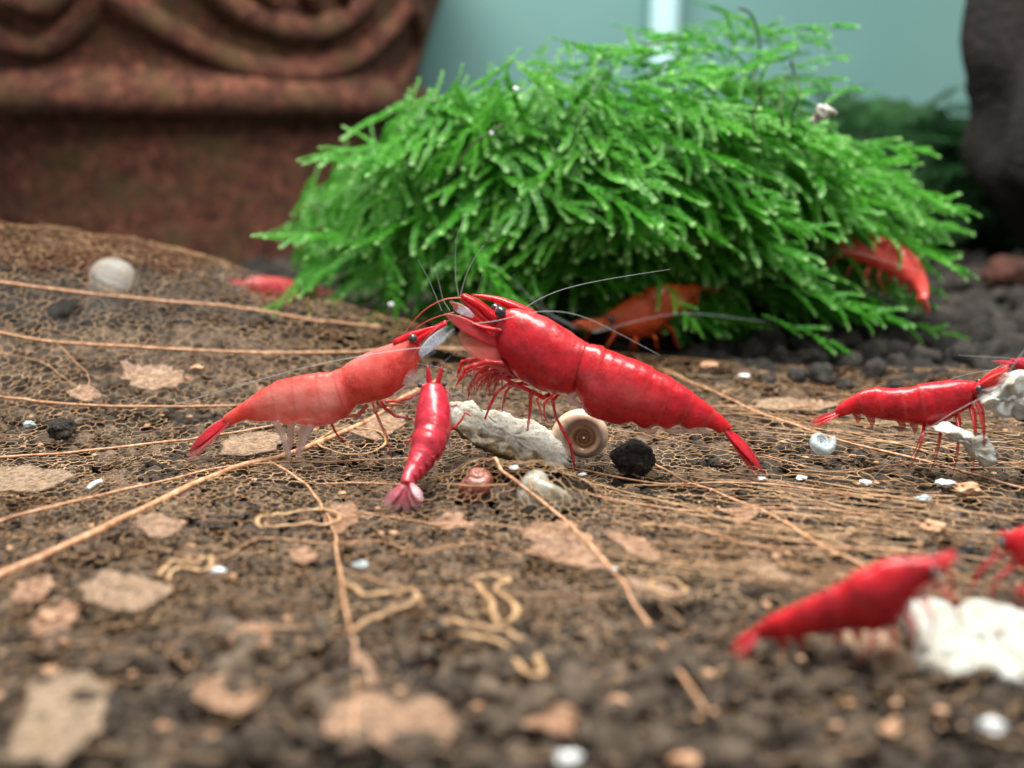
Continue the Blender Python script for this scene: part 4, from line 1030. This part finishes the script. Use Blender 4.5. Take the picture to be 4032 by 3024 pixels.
c7 = lambda u, v: (2600 + .6474 * u, 1950 + .6474 * v)
side_shrimp('soft focus red shrimp with its tail on bare soil beside the big white food', [(1700, 400, 1690, 450), (1620, 385, 1660, 520), (1500, 385, 1560, 600), (1390, 400, 1490, 700), (1280, 445, 1400, 775), (1170, 495, 1290, 805), (1090, 550, 1180, 805), (980, 600, 1060, 815), (880, 645, 950, 835), (780, 690, 830, 855), (680, 732, 730, 868), (610, 775, 650, 870), (575, 800, 600, 872)], c7, 52.5, 55, 'shrimp_red', 1, 1.9, (390, 985), .6, ros=(1770, 395), base=aty(3350, 2540, 54), fl=.45)
side_shrimp('red shrimp feeding on the big white food from its far side', [(2080, 255, 2090, 300), (2130, 225, 2120, 340), (2200, 200, 2190, 420), (2290, 190, 2280, 520), (2400, 210, 2380, 560), (2510, 240, 2490, 560), (2630, 290, 2610, 560), (2750, 350, 2730, 580), (2870, 420, 2840, 590), (2970, 480, 2950, 610), (3050, 540, 3030, 630)], c7, 60, 57, 'shrimp_red', -1, None, (3200, 720), .4, ros=(2040, 250), base=aty(4060, 2450, 58), feelers=False)
side_shrimp('orange brown shrimp half hidden under the front fringe of the moss', [(1085, 335, 1100, 365), (1095, 290, 1125, 405), (1180, 230, 1235, 445), (1300, 165, 1330, 430), (1400, 125, 1420, 365), (1480, 112, 1510, 300), (1530, 115, 1570, 250), (1580, 112, 1600, 210), (1620, 108, 1640, 175), (1650, 108, 1665, 160)], c2, 125, 130, 'shrimp_orange', -1, None, (1830, 150), .3, ros=(1010, 370), base=aty(2500, 1350, 126))
c5 = lambda u, v: (2400 + .7378 * u, .7378 * v)
side_shrimp('red shrimp with bent tail hanging out of the moss above dark soil', [(1180, 1290, 1170, 1340), (1230, 1270, 1230, 1370), (1320, 1255, 1330, 1400), (1420, 1260, 1400, 1420), (1500, 1280, 1450, 1440), (1570, 1315, 1500, 1465), (1630, 1365, 1555, 1495), (1675, 1430, 1605, 1525), (1698, 1500, 1635, 1560), (1705, 1550, 1655, 1590), (1700, 1590, 1665, 1605)], c5, 134, 127, 'shrimp_coral', -1, 3.0, (1700, 1690), .6, legs=True, base=aty(3600, 1260, 130))
side_shrimp('dim crimson shrimp in the shade between the pot and the moss', [(960, 1110, 965, 1130), (985, 1095, 990, 1150), (1020, 1090, 1030, 1165), (1060, 1092, 1070, 1175), (1100, 1096, 1110, 1180), (1140, 1104, 1150, 1180), (1180, 1110, 1190, 1175), (1220, 1118, 1230, 1172), (1250, 1124, 1255, 1165)], lambda a, b: (a, b), 150, 156, 'shrimp_crimson', -1, 1.5, (1330, 1160), .3, base=aty(1110, 1230, 153))
side_shrimp('crimson shrimp resting past the dark pellets behind the cream fluff', [(4330, 1500, 4330, 1530), (4310, 1470, 4310, 1545), (4280, 1440, 4285, 1560), (4230, 1420, 4240, 1565), (4180, 1408, 4190, 1560), (4130, 1405, 4140, 1545), (4090, 1406, 4100, 1520), (4050, 1408, 4060, 1490), (4010, 1410, 4020, 1465), (3985, 1412, 3992, 1446)], lambda a, b: (a, b), 97, 95, 'shrimp_crimson', 1, None, (3905, 1425), .5, base=aty(4120, 1650, 97))

# ================================================================== FOOD, SHELLS, PELLETS, BITS
def slab(outline, conv, Yf, Yb, lean, mat, name, label, cat, rough=.18, stain=None):
    yf = Yf if callable(Yf) else (lambda x, y: Yf)
    F_ = [aty(*conv(x, y), yf(x, y)) for x, y in outline]; dY = Yb if callable(Yf) else Yb - Yf
    D = crom([list(p) for p in F_ + [F_[0]]], 5)[:-1]; D = [Vector(p) for p in D]
    c = sum(D, Vector()) / len(D); k = len(D)
    rings = []; prof_ = [(.0, .55), (.10, .80), (.22, .93), (.4, 1.), (.6, 1.), (.8, .95), (.93, .85), (1., .6)]
    for i in range(6, 0, -1):
        pass
    spec = [(0, .15), (0, .35), (0, .55), (0, .72), (0.02, .85), (.07, .94), (.16, .99), (.32, 1.), (.5, 1.), (.7, .99), (.85, .94), (.95, .85), (1, .65), (1, .35), (1, .15)]
    vs, pl = [], []
    for t, s in spec:
        ring = []
        for p in D:
            q = c + (p - c) * s; q = Vector((q.x, q.y + dY * t, q.z + lean * t))
            e = Vector((noise.noise(q * 1.1), noise.noise(q * 1.1 + Vector((9, 0, 0))), noise.noise(q * 1.1 + Vector((0, 9, 0))))) * rough * 1.6 + Vector((noise.noise(q * 3.2), noise.noise(q * 3.2 + Vector((9, 0, 0))), noise.noise(q * 3.2 + Vector((0, 9, 0))))) * rough * .8
            ring.append(q + e)
        rings.append(ring)
    m = MB(); m.rings(rings)
    if stain is not None: m.p = [stain(Vector(v)) for v in m.v]
    o = mesh_obj(name, m.v, m.f, mat, None, True, m.p if stain else None, None, (c.x, c.y + dY / 2, min(p.z for p in D)))
    return tag(o, label, cat)
fo = [(825, 410), (900, 385), (1000, 392), (1100, 448), (1250, 478), (1400, 525), (1600, 600), (1740, 680), (1815, 780), (1862, 900), (1850, 965), (1790, 985), (1640, 955), (1480, 925), (1300, 890), (1150, 815), (1000, 735), (880, 650), (830, 560)]
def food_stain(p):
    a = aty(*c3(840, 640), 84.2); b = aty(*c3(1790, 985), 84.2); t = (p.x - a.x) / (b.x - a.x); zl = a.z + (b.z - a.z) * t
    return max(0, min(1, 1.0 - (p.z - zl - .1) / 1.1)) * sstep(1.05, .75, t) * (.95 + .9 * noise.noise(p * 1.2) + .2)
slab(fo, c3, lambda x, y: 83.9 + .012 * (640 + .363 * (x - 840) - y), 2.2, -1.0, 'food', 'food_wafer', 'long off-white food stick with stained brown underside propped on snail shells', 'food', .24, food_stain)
slab([(1540, 660), (1640, 612), (1740, 650), (1830, 690), (1900, 640), (2050, 640), (2220, 700), (2400, 740), (2520, 860), (2500, 1060), (2350, 1130), (2150, 1150), (2050, 1100), (1950, 1080), (1760, 1110), (1660, 1060), (1620, 940)], c7, lambda x, y: 50.9 + .010 * (1150 - y), 2.4, -1.6, 'food_fluff', 'food_chunk', 'big chalky white food chunk beside the soft focus shrimps', 'food', .22)
slab([(1660, 830), (1720, 810), (1800, 840), (1900, 870), (1990, 900), (2035, 970), (2040, 1040), (1980, 1065), (1900, 1020), (1860, 950), (1760, 890)], c6, 81.6, 83.2, .2, 'food_fluff', 'food_crumb', 'small frayed white food crumb hanging below the bright red shrimp', 'food', .25)
slab([(1950, 640), (2020, 600), (2090, 520), (2180, 480), (2300, 480), (2330, 600), (2320, 740), (2220, 770), (2130, 740), (2040, 720)], c6, 81.8, 84.2, .2, 'food_fluff', 'food_clump', 'cream fluffy food clump at the face of the bright red shrimp', 'food', .28)

def ramshorn(name, label, c, Rr, axis, up, mat, turns=4.6, tube=.30, k=.10, flip=1, thick=1.45, spire=0., rc=.72):
    axis = axis.normalized(); e1 = (up - axis * up.dot(axis)).normalized(); e2 = axis.cross(e1) * flip
    rings, pl = [], []; n_ = int(turns * 30)
    for i in range(n_ + 1):
        ph = 2 * math.pi * turns * i / n_; g_ = math.exp(k * (ph - 2 * math.pi * turns)); rr = Rr * rc * g_; tr = Rr * tube * g_
        d = e1 * math.cos(ph) + e2 * math.sin(ph); cc_ = c + d * rr + axis * (spire * Rr * (1 - g_))
        gr = 1 + .012 * math.sin(i * 2.1)
        rings.append([cc_ + d * (math.cos(t) * tr * gr) + axis * (math.sin(t) * tr * thick * gr) for t in (2 * math.pi * j / 18 for j in range(18))]); pl.append(0)
    m = MB(); m.rings(rings, pl)
    m.p = [max(0, min(1, ((Vector(v) - c) - axis * (Vector(v) - c).dot(axis)).length / Rr)) for v in m.v]
    o = mesh_obj(name, m.v, m.f, mat, None, True, m.p, None, (c.x, c.y, c.z - Rr))
    return tag(o, label, 'snail')
ramshorn('snail_shell', 'tan coiled ramshorn snail shell with brown centre behind the food stick', aty(2298, 1722, 87.8), 3.0, Vector((-.12, -1, .18)), Vector((.9, 0, .3)), 'shell_tan')
ramshorn('snail_shell', 'glassy pale snail shell lying under the leaf veins', aty(2145, 1945, 77.6), 2.75, Vector((-.65, -.1, .45)), Vector((.2, -.6, -.7)), 'shell_pale', 4.2, .60, .13, thick=1.1, spire=.75, rc=.36)
ramshorn('snail_shell', 'red brown snail shell under the leaf mesh below the food stick', aty(1878, 1912, 80.0), 1.9, Vector((.1, -.35, .8)), Vector((.1, -.6, -.5)), 'shell_red', 4.2, .58, .13, -1, 1.1, .8, .36)
ramshorn('snail_shell', 'small clear bluish shell beneath the bright red shrimp', aty(3232, 1742, 84.2), 1.3, Vector((.25, -.7, .65)), Vector((.4, 0, -.8)), 'clear_bit', 4.2, .32, .10)
gs = thing('snail', 'pale ghostly snail stretched up against the pot above the leaf edge', 'snail', atleaf(330, 1330))
m = MB(); m.sphere(aty(440, 1085, 126), 2.35, 18, 12, (1.12, .9, .85)); m.build('shell', 'shell_ghost', gs)
m = MB(); m.tube([aty(x, y, 126) for x, y in ((445, 1090), (415, 1160), (375, 1240), (335, 1310))], [2.25, 2.1, 1.7, 1.0], 12, 4, clear=(.0, .5)); m.build('body', 'shell_ghost', gs)

def pellet(name, label, cat, p, r, mat, seed, s3=(1, 1, 1), group=None, sub=3, amp=.2):
    v, f = ico(sub); vs = []
    for q in v:
        k = 1 + amp * noise.noise(q * 1.5 + Vector((seed, 0, 0))) * 1.5 + .11 * noise.noise(q * 4.5 + Vector((0, seed, 0))) + .07 * noise.noise(q * 11 + Vector((0, seed, 3)))
        vs.append(p + Vector((q.x * s3[0], q.y * s3[1], q.z * s3[2])) * (r * k))
    o = mesh_obj(name, vs, f, mat, None, True, None, None, (p.x, p.y, p.z - r * s3[2])); return tag(o, label, cat, group)
pellet('soil_pellet', 'large black soil pellet touching the tan ramshorn shell', 'pellet', aty(2494, 1806, 85.0), 1.55, 'pellet_black', 31, (1.10, 1, .90), sub=4, amp=.12)
pellet('soil_pellet', 'round black pellet sitting alone on the leaf near long pale veins', 'pellet', atleaf(240, 1690, .9), 1.05, 'pellet_black', 17, (1.05, 1, .92), sub=4)
pellet('pebble', 'rusty brown pebble at the foot of the dark stone', 'pebble', aty(3985, 1075, 172), 3.6, 'rust', 9, (1.3, 1, .75))
# dark pellets one can tell apart, in the band beside the moss
LP = 'dark rounded soil pellet in the band between leaf edge and moss'
DP = [lump(3, 40 + i, .2, 1.3, .09) for i in range(6)]
DPM = []
for q, f in DP:
    o = mesh_obj('soil_pellet', q, f.tolist(), 'soil_dark', None, True, [.5] * len(q)); DPM.append(o.data); bpy.data.objects.remove(o)
spots = [(2960, 1395, 62), (3080, 1425, 50), (3010, 1465, 45), (3180, 1430, 55), (3260, 1390, 60), (3240, 1490, 60), (3140, 1495, 40), (3340, 1440, 52), (3420, 1410, 55), (3330, 1520, 42), (3440, 1480, 55), (3530, 1440, 48), (3560, 1380, 50), (3640, 1420, 55), (3480, 1350, 45), (3380, 1340, 52), (3700, 1480, 45), (3780, 1420, 60), (3880, 1450, 52), (3960, 1380, 55), (3700, 1340, 45), (3800, 1330, 50), (3150, 1360, 52), (2900, 1440, 40), (3030, 1515, 36), (3600, 1500, 40), (3520, 1530, 36), (3900, 1300, 48), (3620, 1300, 44), (3760, 1250, 46), (3480, 1280, 46), (3560, 1230, 42), (3870, 1220, 44), (3980, 1270, 48), (2850, 1380, 40), (2760, 1390, 36)]
for x, y, r in spots:
    p = atz(x, y, 1.6); rr = r * TH / 2016 * p.y * .95
    o = bpy.data.objects.new('soil_pellet', random.choice(DPM)); col.objects.link(o)
    o.location = (p + Vector((0, 0, random.uniform(-.2, .3)))) * MM; o.rotation_euler = [random.uniform(0, 6.28) for _ in range(3)]; o.scale = [rr * random.uniform(.9, 1.15) for _ in range(3)]
    tag(o, LP, 'pellet', 'dark pellets beside the moss')
LG = 'blurred brown soil granule in front of the leaf edge'
GM = []
for q, f in [lump(3, 70 + i, .28, 1.4, .12) for i in range(6)]:
    o = mesh_obj('soil_granule', q, f.tolist(), 'soil_brown', None, True, [.2 + .12 * len(GM)] * len(q)); GM.append(o.data); bpy.data.objects.remove(o)
for i in range(80):
    while True:
        x, y = random.uniform(40, 3990), random.uniform(2520, 3010)
        if not (x > 2600 and y < 2760 - .1 * (4032 - x)): break
    p = atz(x, y, .75); o = bpy.data.objects.new('soil_granule', random.choice(GM)); col.objects.link(o)
    o.location = p * MM; o.rotation_euler = [random.uniform(0, 6.28) for _ in range(3)]; s = random.uniform(.6, 1.25); o.scale = [s * random.uniform(.85, 1.2) for _ in range(3)]
    tag(o, LG, 'soil granule', 'loose granules along the near edge')
# small light bits
BIT = [
 (3000, 1885, 16, 'white_bit', 'tiny white speck by the tip of the biggest shrimp tail'), (3155, 1882, 20, 'white_bit', 'tiny white chip on the leaf mesh past the biggest shrimp tail'),
 (3408, 1900, 24, 'white_bit', 'white chip on the leaf under the bright red shrimp'), (3715, 1903, 36, 'white_bit', 'oval white shell chip near the orange flake'), (3636, 1962, 28, 'clear_bit', 'clear round bead next to the oval white shell chip'),
 (3805, 1925, 52, 'tan_bit', 'orange flake beside the oval white shell chip'), (3670, 2070, 48, 'tan_bit', 'orange crumb on the leaf above the soft focus shrimp'),
 (860, 2246, 28, 'white_bit', 'round white bead beside a golden leaf curl'), (1423, 2222, 30, 'clear_bit', 'glassy bead lying on the leaf near the pale vein'), (2292, 1868, 16, 'white_bit', 'white grain at the foot of the ramshorn shell'),
 (2025, 1842, 20, 'white_bit', 'white grain under the food stick'), (3905, 2855, 56, 'white_bit', 'blurred white bead on bare soil near the white chunk'), (2235, 2985, 52, 'white_bit', 'blurred pale bead among the front soil granules'),
 (112, 1670, 24, 'clear_bit', 'bluish bead beside the lone black pellet'), (190, 2430, 36, 'tan_bit', 'orange crumb on soil below the midrib'), (2420, 2240, 14, 'white_bit', 'white speck at the corner of the big tan leaf patch'),
 (2790, 1440, 36, 'tan_bit', 'peach coloured chip at the edge of the dark pellets'), (3745, 1390, 30, 'tan_bit', 'orange chip lying on the dark pellets'), (2930, 1480, 22, 'white_bit', 'grey bead next to the peach chip and dark pellets'),
 (200, 2640, 34, 'tan_bit', 'orange speck on the soil near the grey scrap'), (2700, 2990, 60, 'tan_bit', 'blurred orange lump among the front soil granules'), (3500, 2870, 46, 'tan_bit', 'blurred amber lump on bare soil'),
 (780, 1450, 26, 'tan_bit', 'yellowish bit on the leaf beside the pink lamina patch'), (2430, 2760, 44, 'tan_bit', 'blurred tan crumb on the soil near the long vein'), (640, 2860, 30, 'tan_bit', 'ochre crumb on the soil beside the tan scrap'),
]
for i, (x, y, r, mt, lb) in enumerate(BIT):
    p = atleaf(x, y + r * .3, .15); rr = r * TH / 2016 * p.y * .8
    pellet('shell_chip' if mt != 'tan_bit' else 'crumb', lb, 'chip' if mt != 'tan_bit' else 'crumb', p + Vector((0, 0, rr * .45)), rr, mt, 20 + i * 3.3, (1.2, .9, .5), sub=3, amp=.45)
m = MB(); m.tube([atleaf(345, 1925, .3), atleaf(370, 1905, .4), atleaf(402, 1893, .5)], [.16, .2, .18], 8, 3)
tag(m.build('shell_splinter', 'white_bit'), 'pale grey splinter lying on the leaf above the midrib', 'splinter')
m = MB(); m.tube([aty(x, y, 119) for x, y in ((3205, 490), (3225, 450), (3265, 440), (3290, 455))], [.25, .55, .5, .25], 12, 6)
m.v = [tuple(Vector(q) + Vector((noise.noise(Vector(q) * 1.3), noise.noise(Vector(q) * 1.3 + Vector((5, 0, 0))), noise.noise(Vector(q) * 1.3 + Vector((0, 5, 0))))) * .9) for q in m.v]
tag(m.build('fluff', 'food_fluff'), 'white fluff caught on the moss above the dim mound', 'fluff')
for x, y, Y, r, lb in ((2030, 352, 125, .3, 'white speck caught on the top slope of the moss'), (1935, 525, 122, .2, 'small pale bead on the upper moss fronds'), (1540, 1200, 122, .3, 'whitish bead at the drooping moss tip')):
    pellet('speck', lb, 'speck', aty(x, y, Y), r, 'white_bit', x * .1, sub=2)
for o in bpy.data.objects:
    if '_o' in o: del o['_o']
